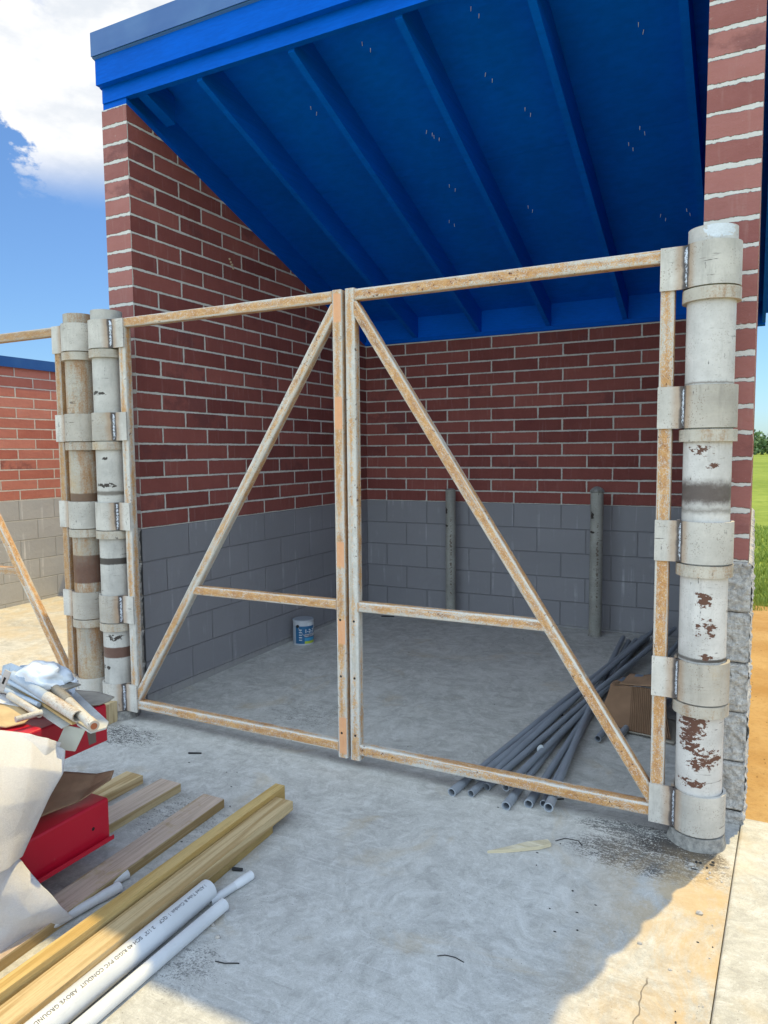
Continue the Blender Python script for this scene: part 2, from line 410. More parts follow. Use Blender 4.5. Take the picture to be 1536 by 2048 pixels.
def tube_mat(name, rust=0.5, orange=0.0, primer=(), dark=0.0):
    """uv = (metres along, side + place across)"""
    m = M(name, 0.6, 0.0, 0.35); u, v, _ = m.sep(m.uv)
    fr = v.frac(); side = v.floor(); cen = (fr-.5).abs()*2.0
    p = m.off(m.comb(u, v*.05, side*3.1))
    big = m.noise(m.map(p, (5, 8, 1)), 1, 4, .6); mid = m.noise(p, 30, 4, .7); fine = m.noise(p, 230, 3, .8)
    base = m.mix((mid*.6+fine*.5).ss(.35, .75), (.42, .40, .365), (.64, .62, .58))
    grime = m.noise(m.map(p, (2, 20, 1)), 1, 4); base = m.mix(grime.ss(.5, .7)*.45, base, (.36, .29, .20))
    k = (1.0-cen)*.50 + (big-.5)*1.5 + (mid-.5)*.9 + (fine-.5)*2.4 + (m.noise(m.map(p, (1.6, 3, 1), (3, 3, 9)), 1, 3, .6)-.5)*1.6 + (rust-.5)*1.2 + .03
    rc = m.mix((mid*.5 + fine*.5).ss(.35, .65), (.36, .135, .028), (.60, .32, .095))
    rc = m.mix(big.ss(.5, .75)*.4, rc, (.46, .25, .09)); rc = m.mix(m.noise(m.map(p, (4, 12, 1), (7, 1, 0)), 1, 5, .7).ss(.56, .68)*.7, rc, (.20, .085, .03))
    col = m.mix(k.ss(.06, .36)*.92, base, rc)
    grit = (m.noise(p, 170, 4, .85)*.6 + m.noise(m.map(p, (30, 60, 1), (1, 5, 0)), 1, 4, .75)*.4); col = m.mix(grit.ss(.515, .58)*.62, col, (.62, .60, .56)); col = m.mix(grit.ss(.44, .38)*.40, col, (.22, .10, .04))
    col = m.mix(cen.ss(.86, .99)*(0.55), col, (.60, .585, .55))
    chips = m.noise(m.map(p, (60, 60, 1)), 1, 4, .7).ss(.61, .64)*m.noise(p, 3.2, 2).ss(.54, .60)
    col = m.mix(chips, col, (.09, .03, .018))
    if dark: col = m.mix(dark, col, (.20, .13, .07))  # shade of the backlit far leaf mixed into its colour
    for a, b in primer:       # touch-up primer on the welds
        e = ((u-(a+b)/2).abs() - (b-a)/2) + (mid-.5)*.03
        col = m.mix(e.ss(.006, -.006)*side.ss(.5, .4)*.88, col, m.mix(mid, (.62, .27, .12), (.74, .40, .22)))
    m.color(col); m.rough(fine*.4+.38); m.bump(fine*.0005+mid*.0004, 1.0, 1.0); return m
tube_r = tube_mat('rusty_gate_tube', .62)
tube_w = tube_mat('whitish_gate_tube', .40)
tube_l = tube_mat('rusty_left_gate_tube', .64)
tube_p = tube_mat('primed_gate_tube', .42, primer=((2.07, 2.2), (1.58, 1.73), (.93, 1.05), (.56, .68), (.02, .20)))
tube_d = tube_mat('backlit_brown_gate_tube', .62, dark=.35)
hole_m = M('hole_shadow', .9).color((.01, .01, .01))

def concrete(name, side=False):
    m = M(name, 0.85, 0, 0.25); o = m.obj; x, y, z = m.sep(o)
    a = m.noise(o, 1.1, 6, .6, .4); b = m.noise(o, 5.5, 6, .65, .8); c = m.noise(o, 34, 5, .7); f = m.noise(o, 260, 3, .8)
    tr = m.noise(m.map(o, (2.2, 9, 1)), 1.3, 5, .65, 1.6)
    k1 = (.46, .45, .425) if not side else (.50, .48, .435)
    col = m.mix((a*.5+b*.5).ss(.36, .64), tuple(q*.84 for q in k1), tuple(q*1.14 for q in k1))
    col = m.mix(tr.ss(.52, .72)*.35, col, (.62, .61, .59))
    for ang, sd in ((.5, 1), (-.7, 5), (1.35, 9)):       # trowel and drag scratches
        mp = m.nt.nodes.new('ShaderNodeMapping'); m.link(o, mp.inputs[0]); mp.inputs['Rotation'].default_value = (0, 0, ang); mp.inputs['Scale'].default_value = (1.3, 55, 1); mp.inputs['Location'].default_value = (sd, sd, 0)
        sl_ = m.noise(mp.outputs[0], 1.6, 3, .55, .25).ss(.60, .66)*m.noise(m.map(o, (1, 1, 1), (sd, 0, 0)), 2.0, 3, .6).ss(.50, .60)
        col = m.mix(sl_*.30, col, (.72, .71, .69) if sd != 5 else (.22, .21, .20))
    vein = (m.noise(m.map(o, (1, 1, 1), (9, 2, 0)), 6.0, 5, .6, 2.2)-.5).abs().ss(.028, .004)
    col = m.mix(vein*.10, col, (.30, .29, .27))
    col = m.mix(c.ss(.44, .66)*.30, col, (.29, .28, .265))
    wp = m.nt.nodes.new('ShaderNodeVectorMath'); wp.operation = 'MULTIPLY_ADD'; m.link(m.noise(o, 2.2, 4, .6, col=True), wp.inputs[0]); wp.inputs[1].default_value = (.45, .45, 0); m.link(o, wp.inputs[2])
    mot = m.noise(wp.outputs[0], 17, 9, .80, .0)*.8 + c*.2; col = m.mix(mot.ss(.48, .60)*.42, col, (.70, .69, .67)); col = m.mix(mot.ss(.48, .40)*.42, col, (.27, .26, .245))
    col = m.mix(f.ss(.50, .68)*.40, col, (.20, .19, .185)); col = m.mix(m.noise(o, 95, 4, .8).ss(.54, .66)*.30, col, (.70, .69, .67))
    arcs = m.noise(m.map(o, (1.2, 3.4, 1), (2, 9, 0)), 3.2, 4, .5, 3.4); fa_ = ((arcs*90.0)._m('SINE')*.5+.5)*m.noise(o, 1.9, 3).ss(.48, .62); col = m.mix(fa_*.10, col, (.66, .65, .63))
    tn = m.noise(m.map(o, (1, 1, 1), (5, 8, 0)), 2.3, 6, .65, 1.0)
    col = m.mix(tn.ss(.57, .70)*.40, col, (.43, .34, .22))
    spot = m.voro(m.map(o, (1, 1, 1), (2, 0, 0)), 55).ss(.12, .05)*m.noise(o, 3, 4).ss(.50, .58)
    col = m.mix(spot*.75, col, (.06, .055, .05))
    if not side:
        for cx, cy, rx, ry, amt, lo in ((2.93, -.43, .34, .15, .85, .50), (3.02, -.31, .18, .09, .95, .47), (2.88, -.25, .30, .09, .8, .51), (0.22, -.42, .34, .16, .9, .53), (1.0, .25, .4, .3, .6, .57),
                                        (1.13, -.95, .3, .25, .6, .56), (1.80, -1.62, .12, .14, .6, .55), (3.12, -.34, .1, .09, .8, .48)):
            e = (((x-cx)/rx).pow(2.0) + ((y-cy)/ry).pow(2.0))
            gr = m.noise(m.map(o, (3, 9, 1), (cx, 0, 0)), 7, 7, .85, .6)*.55 + m.noise(o, 130, 4, .8)*.45
            col = m.mix((gr + (1.0-e)*.07).ss(lo, lo+.07)*e.ss(1.15, .3)*amt, col, (.035, .036, .042))
        sunlit_sand = x.ss(2.6, 3.2)*y.ss(-.2, -.55)*m.noise(m.map(o, (2, 1, 1)), 2.4, 6, .75, .5).ss(.34, .6)
        col = m.mix(sunlit_sand*.8, col, (.50, .345, .17))  # sand dust by the joint, deepened to warm the sunlit slab
        back = x.ss(-.3, -.8)*tn.ss(.40, .60)*.5
        col = m.mix(back, col, (.50, .40, .26))
        for (ax, ay, fx, ph) in ((.55, 0.0, 7.0, .4),):     # hairline crack by the joint
            wv = ((y*fx+ph)._m('SINE'))*.018 + (m.noise(o, 6, 3)-.5)*.10
            ck = (x - wv - 3.02).abs().ss(.0035, .0012)*y.ss(-1.06, -1.09)*y.ss(-1.75, -1.7)
            col = m.mix(ck*.8, col, (.12, .10, .08))
    else:
        sc = (m.noise(m.map(o, (1, 1, 1), (1, 1, 0)), 11, 5, .65, 2.6)-.5).abs().ss(.03, .004)
        col = m.mix(sc*.22, col, (.36, .33, .28))
        col = m.mix(m.noise(o, 4, 5).ss(.5, .68)*.4, col, (.50, .38, .22))
    m.color(col); m.rough(b*.25+.65)
    m.bump(b*.0025 + c*.0016 + f*.0007 + vein*(-.0003) + tr*.001, .7, .9); return m
conc = concrete('broom_swirled_concrete'); conc_s = concrete('sunlit_walk_concrete', True)
def dirt_mat():
    m = M('orange_sandy_dirt', .95, 0, .1); o = m.obj
    a = m.noise(o, 1.5, 6, .6); b = m.noise(o, 30, 6, .75); c = m.voro(m.map(o, (1, .5, 1)), 34)
    col = m.mix(a.ss(.35, .65), (.42, .24, .085), (.52, .34, .15)); col = m.mix(b.ss(.45, .75)*.5, col, (.30, .17, .07))
    col = m.mix(c.ss(.2, .08)*m.noise(o, 4).ss(.45, .6)*.7, col, (.14, .08, .035)); m.color(col)
    m.bump(b*.01+a*.02, 1.0, 1.0); return m
def grass_ground():
    m = M('meadow_ground', .95, 0, .1); o = m.obj; a = m.noise(o, .06, 5); b = m.noise(o, 2.5, 6, .7); c = m.noise(m.map(o, (1, .3, 1)), 14, 5, .7)
    col = m.mix(a.ss(.4, .6), (.19, .25, .045), (.26, .32, .065)); col = m.mix(b.ss(.4, .65)*.5, col, (.085, .16, .02))
    col = m.mix(c.ss(.55, .75)*.4, col, (.30, .33, .07)); m.color(col); m.bump(b*.08, 1.0, 1.0); return m
def blade_mat():
    m = M('grass_blades', .6, 0, .25); u, v, _ = m.sep(m.uv)
    col = m.mix(u, (.13, .22, .03), (.33, .38, .065)); m.color(m.mix(v*.5, col, (.36, .40, .09))); return m
def wood_mat(name, c1, c2, weather=0.0, wc=(.30, .235, .20), knots=.5):
    m = M(name, .72, 0, .25); uv = m.off(m.uv); 
    g = m.noise(m.map(uv, (3.0, 110, 1)), 1, 6, .65, .25); g2 = m.noise(m.map(uv, (8, 400, 1)), 1, 4, .7); n = m.noise(uv, 3.5, 4)
    ringd = m.noise(m.map(uv, (.7, 9, 1), (3, 1, 0)), 1.2, 2, .5, .9); rings = ((ringd*26.0)._m('SINE')*.5+.5)
    col = m.mix((g*.6+rings*.4).ss(.25, .75), c1, c2)
    col = m.mix(g2.ss(.48, .70)*.45, col, tuple(x*.5 for x in c1)); col = m.mix(m.noise(uv, 60, 4, .7).ss(.5, .75)*.2, col, tuple(x*.6 for x in c1))
    col = m.mix(m.voro(m.map(uv, (4, 11, 1)), 1.0).ss(.10, .04)*knots, col, (.13, .095, .04))
    if weather:
        geo = m.nt.nodes.new('ShaderNodeNewGeometry'); topf = m.sep(geo.outputs['True Normal'])[2].ss(.4, .7)
        w_ = (n*.6 + m.noise(uv, 22, 5, .7)*.5); col = m.mix(w_.ss(.62-.3*weather, .75-.25*weather)*weather*topf, col, m.mix((g2*.5+g*.7).ss(.35, .7), wc, tuple(min(1, x*2.0) for x in wc)))
    m.color(col); m.bump(g*.0022+g2*.0012, 1.0, 1.0); return m
wood_g = wood_mat('treated_pine', (.41, .275, .125), (.60, .455, .26))
wood_y = wood_mat('yellow_treated_pine', (.47, .305, .105), (.60, .425, .18), 0, knots=.3)
wood_d = wood_mat('brown_treated_pine', (.27, .17, .06), (.38, .26, .10))
wood_w = wood_mat('weathered_treated_pine', (.35, .24, .11), (.50, .385, .22), .8)
wood_b = wood_mat('pale_wood', (.42, .30, .16), (.58, .46, .28), .2)
def plastic(name, c, rough=.35, dirt=.3):
    m = M(name, rough, 0, .5); uv = m.off(m.obj); n = m.noise(uv, 5, 5); s2 = m.noise(m.map(uv, (30, 6, 30)), 1, 5, .75)
    col = m.mix(n.ss(.3, .7), tuple(x*.9 for x in c), tuple(min(1, x*1.08) for x in c))
    col = m.mix(s2.ss(.62, .76)*dirt, col, tuple(x*.45 for x in c)); m.color(col); m.rough(n*.25+rough-.1); return m
pvc_w = plastic('pale_grey_pvc', (.60, .61, .63)); pvc_g = plastic('blue_grey_pvc', (.225, .25, .29), .42, .2); pvc_e = plastic('cut_pvc_edge', (.30, .33, .37), .6)
ink = M('black_print', .6).color((.10, .10, .11))
def red_mat():
    m = M('red_enamelled_steel', .28, 0, .5); o = m.obj; n = m.noise(o, 6, 4); s2 = m.noise(m.map(o, (60, 3, 60)), 1, 5, .7)
    d = m.noise(o, 70, 4, .8)
    col = m.mix(n, (.42, .004, .022), (.52, .010, .03)); col = m.mix(s2.ss(.6, .75)*.25, col, (.30, .05, .06))
    col = m.mix(d.ss(.62, .8)*.35, col, (.45, .25, .22)); m.color(col); m.rough(n*.2+d*.25+.12); return m
redm = red_mat()
def foam_mat():
    m = M('white_foam_wrap', .75, 0, .2); o = m.obj; n = m.noise(o, 3, 5); f = m.noise(m.map(o, (1, 1, 2)), 150, 4, .85)
    m.color(m.mix((f*.6+n*.4).ss(.35, .7), (.70, .69, .70), (.88, .87, .87)))
    tr = m.nt.nodes.new('ShaderNodeBsdfTranslucent'); tr.inputs[0].default_value = (.75, .68, .70, 1)
    mx = m.nt.nodes.new('ShaderNodeMixShader'); mx.inputs[0].default_value = .3
    out = m.nt.nodes['Material Output']
    m.link(m.b.outputs[0], mx.inputs[1]); m.link(tr.outputs[0], mx.inputs[2]); m.link(mx.outputs[0], out.inputs[0])
    m.bump(f*.0016 + n*.006 + m.noise(o, 26, 4, .6, 1.0)*.003, 1.0, 1.0); return m
foam = foam_mat()
def card_mat(name, c, ribs=False):
    m = M(name, .85, 0, .2); uv = m.uv; n = m.noise(uv, 9, 5); f = m.noise(uv, 160, 3)
    col = m.mix(n.ss(.3, .7), tuple(x*.85 for x in c), tuple(x*1.12 for x in c))
    if ribs:
        u, v, _ = m.sep(uv); rb = ((u*1250.0)._m('SINE')*.5+.5)*u.ss(.118, .124)
        col = m.mix(rb*.65, col, (.10, .055, .03)); m.bump(rb*-.003+f*.0003+n*.002, 1.0, 1.0)
    else: m.bump(f*.0004+n*.002, 1.0, 1.0)
    m.color(col); return m
card = card_mat('brown_corrugated_card', (.26, .16, .10)); card_r = card_mat('ribbed_torn_card', (.22, .13, .08), True); card_y = card_mat('tan_card', (.50, .36, .20)); card_g = card_mat('grey_brown_card', (.34, .30, .25))
metal_w = steel('white_coated_sheet_metal', base=(.50, .51, .50), rust=.25, tan=.35, speck=.2)
metal_b = steel('blue_grey_sheet_metal', base=(.36, .42, .50), rust=.03, tan=.05, speck=.1)
pipe_j = steel('old_white_painted_pipe', base=(.50, .47, .42), rust=.75, tan=.6, speck=.3)
pipe_k = steel('dark_stained_pipe', base=(.22, .20, .17), rust=.4, tan=.6, speck=.4)
boll_m = steel('grimy_grey_bollard_paint', base=(.33, .325, .295), rust=.3, tan=.25, speck=.7, rustc=(.12, .075, .05), patches=((.018, .55, .012, .40, .60, (.15, .115, .09)), (-.03, .95, .012, .02, .4, DK), (-.03, .82, .018, .006, .4, DK)))
cement = M('rough_cement', .95); cement.color(cement.mix(cement.noise(cement.obj, 40, 5, .7).ss(.3, .7), (.17, .165, .16), (.36, .345, .32))).bump(cement.noise(cement.obj, 50, 6, .7)*.006, 1.0, 1.0)
bag_m = plastic('white_plastic_film', (.66, .70, .76), .3, .05)
black_m = M('charred_black', .8).color((.02, .02, .022)); stone_m = plastic('pale_stone', (.45, .41, .37), .85, .4)
splm = wood_mat('fresh_split_wood', (.52, .44, .30), (.68, .61, .46), 0, knots=0)

# ------------------------------------------------------------ ground
FZ = -0.055
def fz(y): return FZ if y < 0 else FZ+0.015*y
def edge_x(y): return 3.237 + 0.045*y if y < 0 else 3.237
mb = MB(); s_ = 900.0
for i in range(-3, 3):
    for j in range(-3, 3): mb.poly([(i*s_/3, j*s_/3, -.16), ((i+1)*s_/3, j*s_/3, -.16), ((i+1)*s_/3, (j+1)*s_/3, -.16), (i*s_/3, (j+1)*s_/3, -.16)])
tag(build('ground', mb, grass_ground()), 'bright green meadow running out to the trees', kind='structure')
mb = MB(); nx, ny = 150, 260
rows = []
for j in range(ny+1):
    y = -8 + j*(13.0/ny); row = []
    for i in range(nx+1):
        x = 3.1 + i*(4.5/nx) if i else -9.0
        e = min(1, (4.95-y)/.5)
        h = fbm((x, y, 0), 1.3)*.02 + fbm((x, y, 3), 9)*.007
        track = -.012*math.exp(-((x-3.55)/.07)**2)
        row.append((x, y + (fbm((x, 1, 2), 2)*.15 if j == ny else 0), -.115 + (h + track)*max(0, e) - (.03 if j == ny else 0)))
    rows.append(row)
mb.grid(rows)
tag(build('dirt', mb, dirt_mat()), 'orange sandy dirt beside the walk', kind='structure')
# the slab, with its low interior slope
mb = MB(); ys = [-8, -2, -1.2, 0, 1, 3.12]
for a, b in zip(ys, ys[1:]):
    mb.poly([(-7.5, a, fz(a)), (edge_x(a)-.0005, a, fz(a)), (edge_x(b)-.0005, b, fz(b)), (-7.5, b, fz(b))])
    mb.poly([(edge_x(a)-.0005, a, -.16), (edge_x(b)-.0005, b, -.16), (edge_x(b)-.0005, b, fz(b)), (edge_x(a)-.0005, a, fz(a))])
tag(build('concrete_slab', mb, conc), 'pale trowelled concrete slab in and before the shelter', kind='structure')
mb = MB()
prof = [(0, -.16), (0, -.056), (.004, -.049), (.011, -.0465), (1.7, -.044), (1.7, -.16)]
def walk(y, y_end=False): return [(edge_x(y)+.0025+p, y, z) for p, z in prof]
yy = [-8, -4, -2, -1, -.5, -.1, .035, .047, .05]; zz = [0]*6+[0, -.003, -.009]
rows = []
for y, dz in zip(yy, zz): rows.append([(p[0], p[1], p[2]+(dz if p[2] > -.1 else 0)) for p in walk(y)])
mb.grid(rows, smooth=False); mb.poly([(p[0], .05, p[2]) for p in rows[-1]][::-1])
tag(build('sidewalk', mb, conc_s), 'sunlit concrete walk beyond the dark joint', kind='structure')
# grass
mb = MB(); G = random.Random(3)
for k in range(26000):
    t = G.random()**1.6; y = 4.72 + t*9; x = 2.6 + G.random()*(1.6+.42*(y-3)); 
    h = G.uniform(.05, .15)*(1.3 if G.random() < .06 else 1)*(.7+.5*max(-.6, fbm((x, y, 0), 1.2))); a = G.uniform(0, 6.28); wdt = G.uniform(.003, .006)*(1+.15*(y-4))
    lean = (G.gauss(0, .35)*h, G.gauss(0, .35)*h); dx, dy = math.cos(a)*wdt, math.sin(a)*wdt; c = G.random()
    b0 = mb.vert((x-dx, y-dy, -.16)); b1 = mb.vert((x+dx, y+dy, -.16)); m0 = mb.vert((x-dx*.7+lean[0]*.4, y-dy*.7+lean[1]*.4, -.16+h*.6)); m1 = mb.vert((x+dx*.7+lean[0]*.4, y+dy*.7+lean[1]*.4, -.16+h*.6)); tp = mb.vert((x+lean[0], y+lean[1], -.16+h))
    mb.face((b0, b1, m1, m0), [(c, 0), (c, 0), (c, .6), (c, .6)]); mb.face((m0, m1, tp), [(c, .6), (c, .6), (c, 1)])
tag(build('grass', mb, blade_mat()), 'bright grass at the edge of the dirt', kind='stuff')
# far wood
mb = MB(); G = random.Random(11)
def leafy(cx, cy, r, h):
    for _ in range(230):
        th = G.uniform(0, 6.28); ph = math.acos(G.uniform(-.95, 1)); rr = r*(G.random()**.33)*(1+.3*fbm((cx+math.cos(th), cy, ph), 1.5))
        c = Vector((cx+rr*math.sin(ph)*math.cos(th), cy+rr*math.sin(ph)*math.sin(th), h*.5+rr*math.cos(ph)*h/(1.75*r)))
        n = Vector((G.gauss(0, 1), G.gauss(0, 1), G.gauss(.3, 1))).normalized(); t1 = n.orthogonal().normalized(); t2 = n.cross(t1); q = G.uniform(.35, .8); cc = G.random()
        mb.poly([c+t1*q, c+t2*q*.7, c-t1*q*.9, c-t2*q], [(cc, .2)]*4)
for k in range(150):
    x = G.uniform(-60, 190); y = 255 + G.uniform(-12, 25)+.1*x; h = G.uniform(4, 8.5); leafy(x, y, G.uniform(2.4, 4.5), h)
def wood_far():
    m = M('distant_foliage', .9, 0, .1); u, v, _ = m.sep(m.uv); m.color(m.mix(u, (.08, .14, .06), (.20, .28, .13))); return m  # greens paled to stand in for distance haze
tag(build('treeline', mb, wood_far()), 'distant line of trees beyond the meadow', kind='stuff')

# ------------------------------------------------------------ brick shed
T = .194; Wd = 3.042; D = 2.835; D2 = 3.03; VX = Wd+T
def ztop(y): return 3.452 - 0.356*y
shed = thing('brick_shed', (1.52, 1.5, FZ), 'open fronted brick shed with grey block base and blue painted sloping roof', 'shed')
Z0 = 1.016
def wall_side(x0, x1, name, label, inner):
    """side wall with sloping top; inner = +1 when the inside face is at x1"""
    wl = MB(); 
    pr = [(0, Z0), (D2, Z0), (D2, ztop(D2)), (0, ztop(0))]
    for x, fl in ((x0, 1), (x1, 0)):
        pts = [(x, y, z) for y, z in pr]; uv = [(y, z-Z0) for y, z in pr]
        if fl: pts, uv = pts[::-1], uv[::-1]
        wl.poly(pts, uv)
    wl.poly([(x0, D2, Z0), (x0, D2, ztop(D2)), (x1, D2, ztop(D2)), (x1, D2, Z0)], [(.004, 0), (.004, ztop(D2)-Z0), (.198, ztop(D2)-Z0), (.198, 0)])
    wl.poly([(x0, 0, ztop(0)), (x1, 0, ztop(0)), (x1, D2, ztop(D2)), (x0, D2, ztop(D2))], [(.004, .05)]*4)
    o = build(name, wl, brick, shed); o['label'] = label
    e = MB(); e.poly([(x0, -.0005, Z0), (x1, -.0005, Z0), (x1, -.0005, ztop(0)), (x0, -.0005, ztop(0))], [(.028, 0), (.175, 0), (.175, ztop(0)-Z0), (.028, ztop(0)-Z0)])
    e.poly([(x0, 0, Z0), (x0, 0, ztop(0)), (x1, 0, ztop(0)), (x1, 0, Z0)], [(.004, 0)]*4)
    build('end_bricks', e, brick_end, o)
    # smooth painted block inside
    b = MB(); xi = x1-.001 if inner > 0 else x0+.001; xo = (x0+x1)/2
    q = [(xi, 0, -.15), (xi, D2, -.15), (xi, D2, Z0), (xi, 0, Z0)]; uv = [(p[1], p[2]) for p in q]
    if inner < 0: q, uv = q[::-1], uv[::-1]
    b.poly(q, uv)
    b.box((min(xo, xi)+.001, .02, -.15), (max(xo, xi)-.001, D2-.02, Z0-.004))
    build('painted_blocks', b, block, o)
    return o
def split_face(parent, faces, fine=False):
    """rock-faced blocks: faces = (origin, dir u, length, normal)"""
    sf = MB()
    for org, du, L, nrm, first in faces:
        org, du, nrm = Vector(org), Vector(du), Vector(nrm)
        for row in range(-1, 5):
            z0 = row*2*U+.0015 if row >= 0 else -.15; z1 = (row+1)*2*U-.0015 if row >= 0 else -.004
            cuts = [0]; c = first if row % 2 else first+2*U
            while c < L-.02: cuts.append(c); c += 4*U
            cuts.append(L)
            for a, b_ in zip(cuts, cuts[1:]):
                a2, b2 = a+(.0015 if a else 0), b_-(.0015 if b_ < L else 0); st = .0055 if fine else .02; n1 = max(3, int((b2-a2)/st)); n2 = max(3, int((z1-z0)/st)); rows = []
                for j in range(n2+1):
                    r = []
                    for i in range(n1+1):
                        s1, s2 = i/n1, j/n2; u_ = a2+(b2-a2)*s1; z = z0+(z1-z0)*s2; p = org+du*u_+Vector((0, 0, z))
                        ed = min(min(s1, 1-s1)*(b2-a2)/.012 if 0 < a or b_ < L else 1, min(s2, 1-s2)*(z1-z0)/.012, 1)
                        if a == 0 and s1 < .5: ed = min(1, min(s2, 1-s2)*(z1-z0)/.012)
                        if b_ >= L and s1 > .5: ed = min(1, min(s2, 1-s2)*(z1-z0)/.012)
                        dd = .002 + max(0, ed)**.5*(.011 + .011*fbm(p, 13) + .009*fbm(p, 38))
                        r.append(p+nrm*dd)
                    rows.append(r)
                sf.grid(rows, smooth=False)
    return build('split_face_blocks', sf, split, parent)
wr = wall_side(Wd, VX, 'wall', 'right wall whose front end rises behind the big gate post', -1)
split_face(wr, [((Wd+.0, 0, 0), (1, 0, 0), T+.012, (0, -1, 0), .6), ((VX, -.014, 0), (0, 1, 0), D2, (1, 0, 0), .2)], True)
wlft = wall_side(-T, 0, 'wall', 'left wall seen from inside, cut to the slope of the roof', 1)
split_face(wlft, [((-T, 0, 0), (1, 0, 0), T-.002, (0, -1, 0), .6), ((-T, D2, 0), (0, -1, 0), D2, (-1, 0, 0), .2)])
bw = MB()
def rect_y(mb, x0, x1, z0, z1, y, front=True, ph=0.0):
    p = [(x0, y, z0), (x1, y, z0), (x1, y, z1), (x0, y, z1)]; uv = [(q[0]+ph, q[2]-(Z0 if z0 > .9 else 0)) for q in p]
    if not front: p, uv = p[::-1], uv[::-1]
    mb.poly(p, uv)
rect_y(bw, 0, Wd, Z0, ztop(D), D, True, 2*U); rect_y(bw, 0, Wd, Z0, ztop(D2), D2, False)
bw.poly([(0, D, ztop(D)), (Wd, D, ztop(D)), (Wd, D2, ztop(D2)), (0, D2, ztop(D2))])
wb = build('wall', bw, brick, shed); wb['label'] = 'back wall of red brick on grey blocks'
bb = MB(); rect_y(bb, 0, Wd, -.15, Z0, D-.001, True, 2*U); bb.box((.01, D+.001, -.15), (Wd-.01, D2-.01, Z0-.004))
build('painted_blocks', bb, block, wb)
split_face(wb, [((VX, D2, 0), (-1, 0, 0), VX+T, (0, 1, 0), .2)])
# mortar dab on the left wall
mb = MB(); G = random.Random(5)
for k in range(4):
    y, z = .885+.012*k, 2.79-.018*k; mb.cyl((.0, y, z), (.007, y, z-.006), .010+.004*(k == 2), .004, n=8)
d_ = build('mortar_dab', mb, M('tan_mortar_dab', .9).color((.45, .34, .24)), wlft)

# roof: everything follows z = a - .356 y
ROOF = Matrix(((1, 0, 0, 0), (0, 1, 0, 0), (0, -.356, 1, 0), (0, 0, 0, 1)))      # shear that lays boxes on the slope (plumb cut ends)
roof = MB(); XL, XR = -.18, 3.288
for ya, yb in ((-.002, 1.2185), (1.2215, 2.4385), (2.4415, 3.09)): roof.box((XL+.006, ya, 3.672), (XR-.006, yb, 3.695), ROOF)
ro = build('roof', roof, blue_in, shed); ro['label'] = 'blue sloping roof'
mb = MB().box((XL-.012, -.058, 3.697), (XR+.03, 3.13, 3.835), ROOF); build('roof_sheet', mb, roofm, ro)
for i, x in enumerate((-.11, .492, 1.088, 1.690, 2.294, 2.898)):
    if i == 0: continue
    mb = MB().box((x, .035, 3.485), (x+.038, 3.03, 3.6725), ROOF); build('rafter', mb, blue_in, ro, bevel=.003)
for x0, x1 in ((-T+.01, -.001), (Wd+.001, VX-.01)):
    mb = MB().box((x0, .003, 3.4525), (x1, D2, 3.4895), ROOF); build('sill_plate', mb, blue, ro, bevel=.002)
    mb = MB().box((x0+.02, .036, 3.490), (x1-.02, D2, 3.6720), ROOF); build('gable_blocking', mb, blue_in, ro)
mb = MB().box((0, D-.012, 3.4525), (Wd, D2+.01, 3.4845), ROOF); build('sill_plate', mb, blue, ro, bevel=.002)
xs = [.0, .492, 1.088, 1.690, 2.294, 2.898, Wd]
for a, b in zip(xs, xs[1:]):
    mb = MB().box((a+(.038 if a else 0)+.001, D+.004, 3.4860), (b-.001, D+.04, 3.6715), ROOF); build('blocking', mb, blue_in, ro, bevel=.002)
mb = MB().box((XL, -.005, 3.487), (XR, .033, 3.690)); build('fascia_board', mb, blue, ro, bevel=.003)
mb = MB().box((XL-.004, -.045, 3.572), (XR+.008, -.0055, 3.80)); build('fascia_board', mb, blue, ro, bevel=.003)
mb = MB().box((XL-.012, -.066, 3.722), (XR+.030, -.0605, 3.852)).box((XL-.012, -.0600, 3.8455), (XR+.030, .09, 3.8515)); build('metal_flashing', mb, flash, ro, bevel=.001)
# boards down the slopes and along the back
for sgn, x in ((1, XR), (-1, XL-.026 if False else XL-.02)):
    a, b = (x-.022, x+.001) if sgn > 0 else (x-.001, x+.02)
    mb = MB().box((a, .034, 3.50), (b, 3.07, 3.69), ROOF); build('rake_board', mb, blue, ro, bevel=.002)
    a, b = (x+.002, x+.030) if sgn > 0 else (x-.004, x-.002)
    mb = MB().box((a, .0, 3.58), (b, 3.09, 3.81), ROOF); build('rake_board', mb, blue, ro, bevel=.001)
mb = MB().box((XR+.0325, -.058, 3.72), (XR+.037, 3.13, 3.852), ROOF); build('metal_flashing', mb, flash, ro)
mb = MB().box((XL, 3.092, 3.50), (XR, 3.12, 3.80), ROOF); build('fascia_board', mb, blue, ro)
# short stub on the left behind the fascia
mb = MB(); mb.prism([(.036, 3.50), (.30, 3.42), (.30, 3.395), (.036, 3.48)], 0, .045, .083); 
mb = MB().box((.055, .036, 3.505), (.125, .26, 3.66), ROOF); build('rafter_stub', mb, blue, ro, bevel=.002)
# nail tips that came through the deck
mb = MB(); G = random.Random(21)
for k in range(20):
    x = G.choice([.8, 1.4, 1.98, 2.6, 2.0, 2.7]) + G.uniform(-.12, .12); y = .3 + (k % 8)*.33 + G.uniform(-.1, .1)
    for q in range(2):
        px, py = x+.02*q+G.uniform(-.004, .004), y+.045*q
        z = 3.672-.356*py; mb.cyl((px, py, z+.002), (px+G.uniform(-.004, .004), py, z-.020), .0021, .0012, n=5)
build('nail_tips', mb, M('bright_nail', .5, .0).color((.85, .82, .78)), ro)['kind'] = 'stuff'

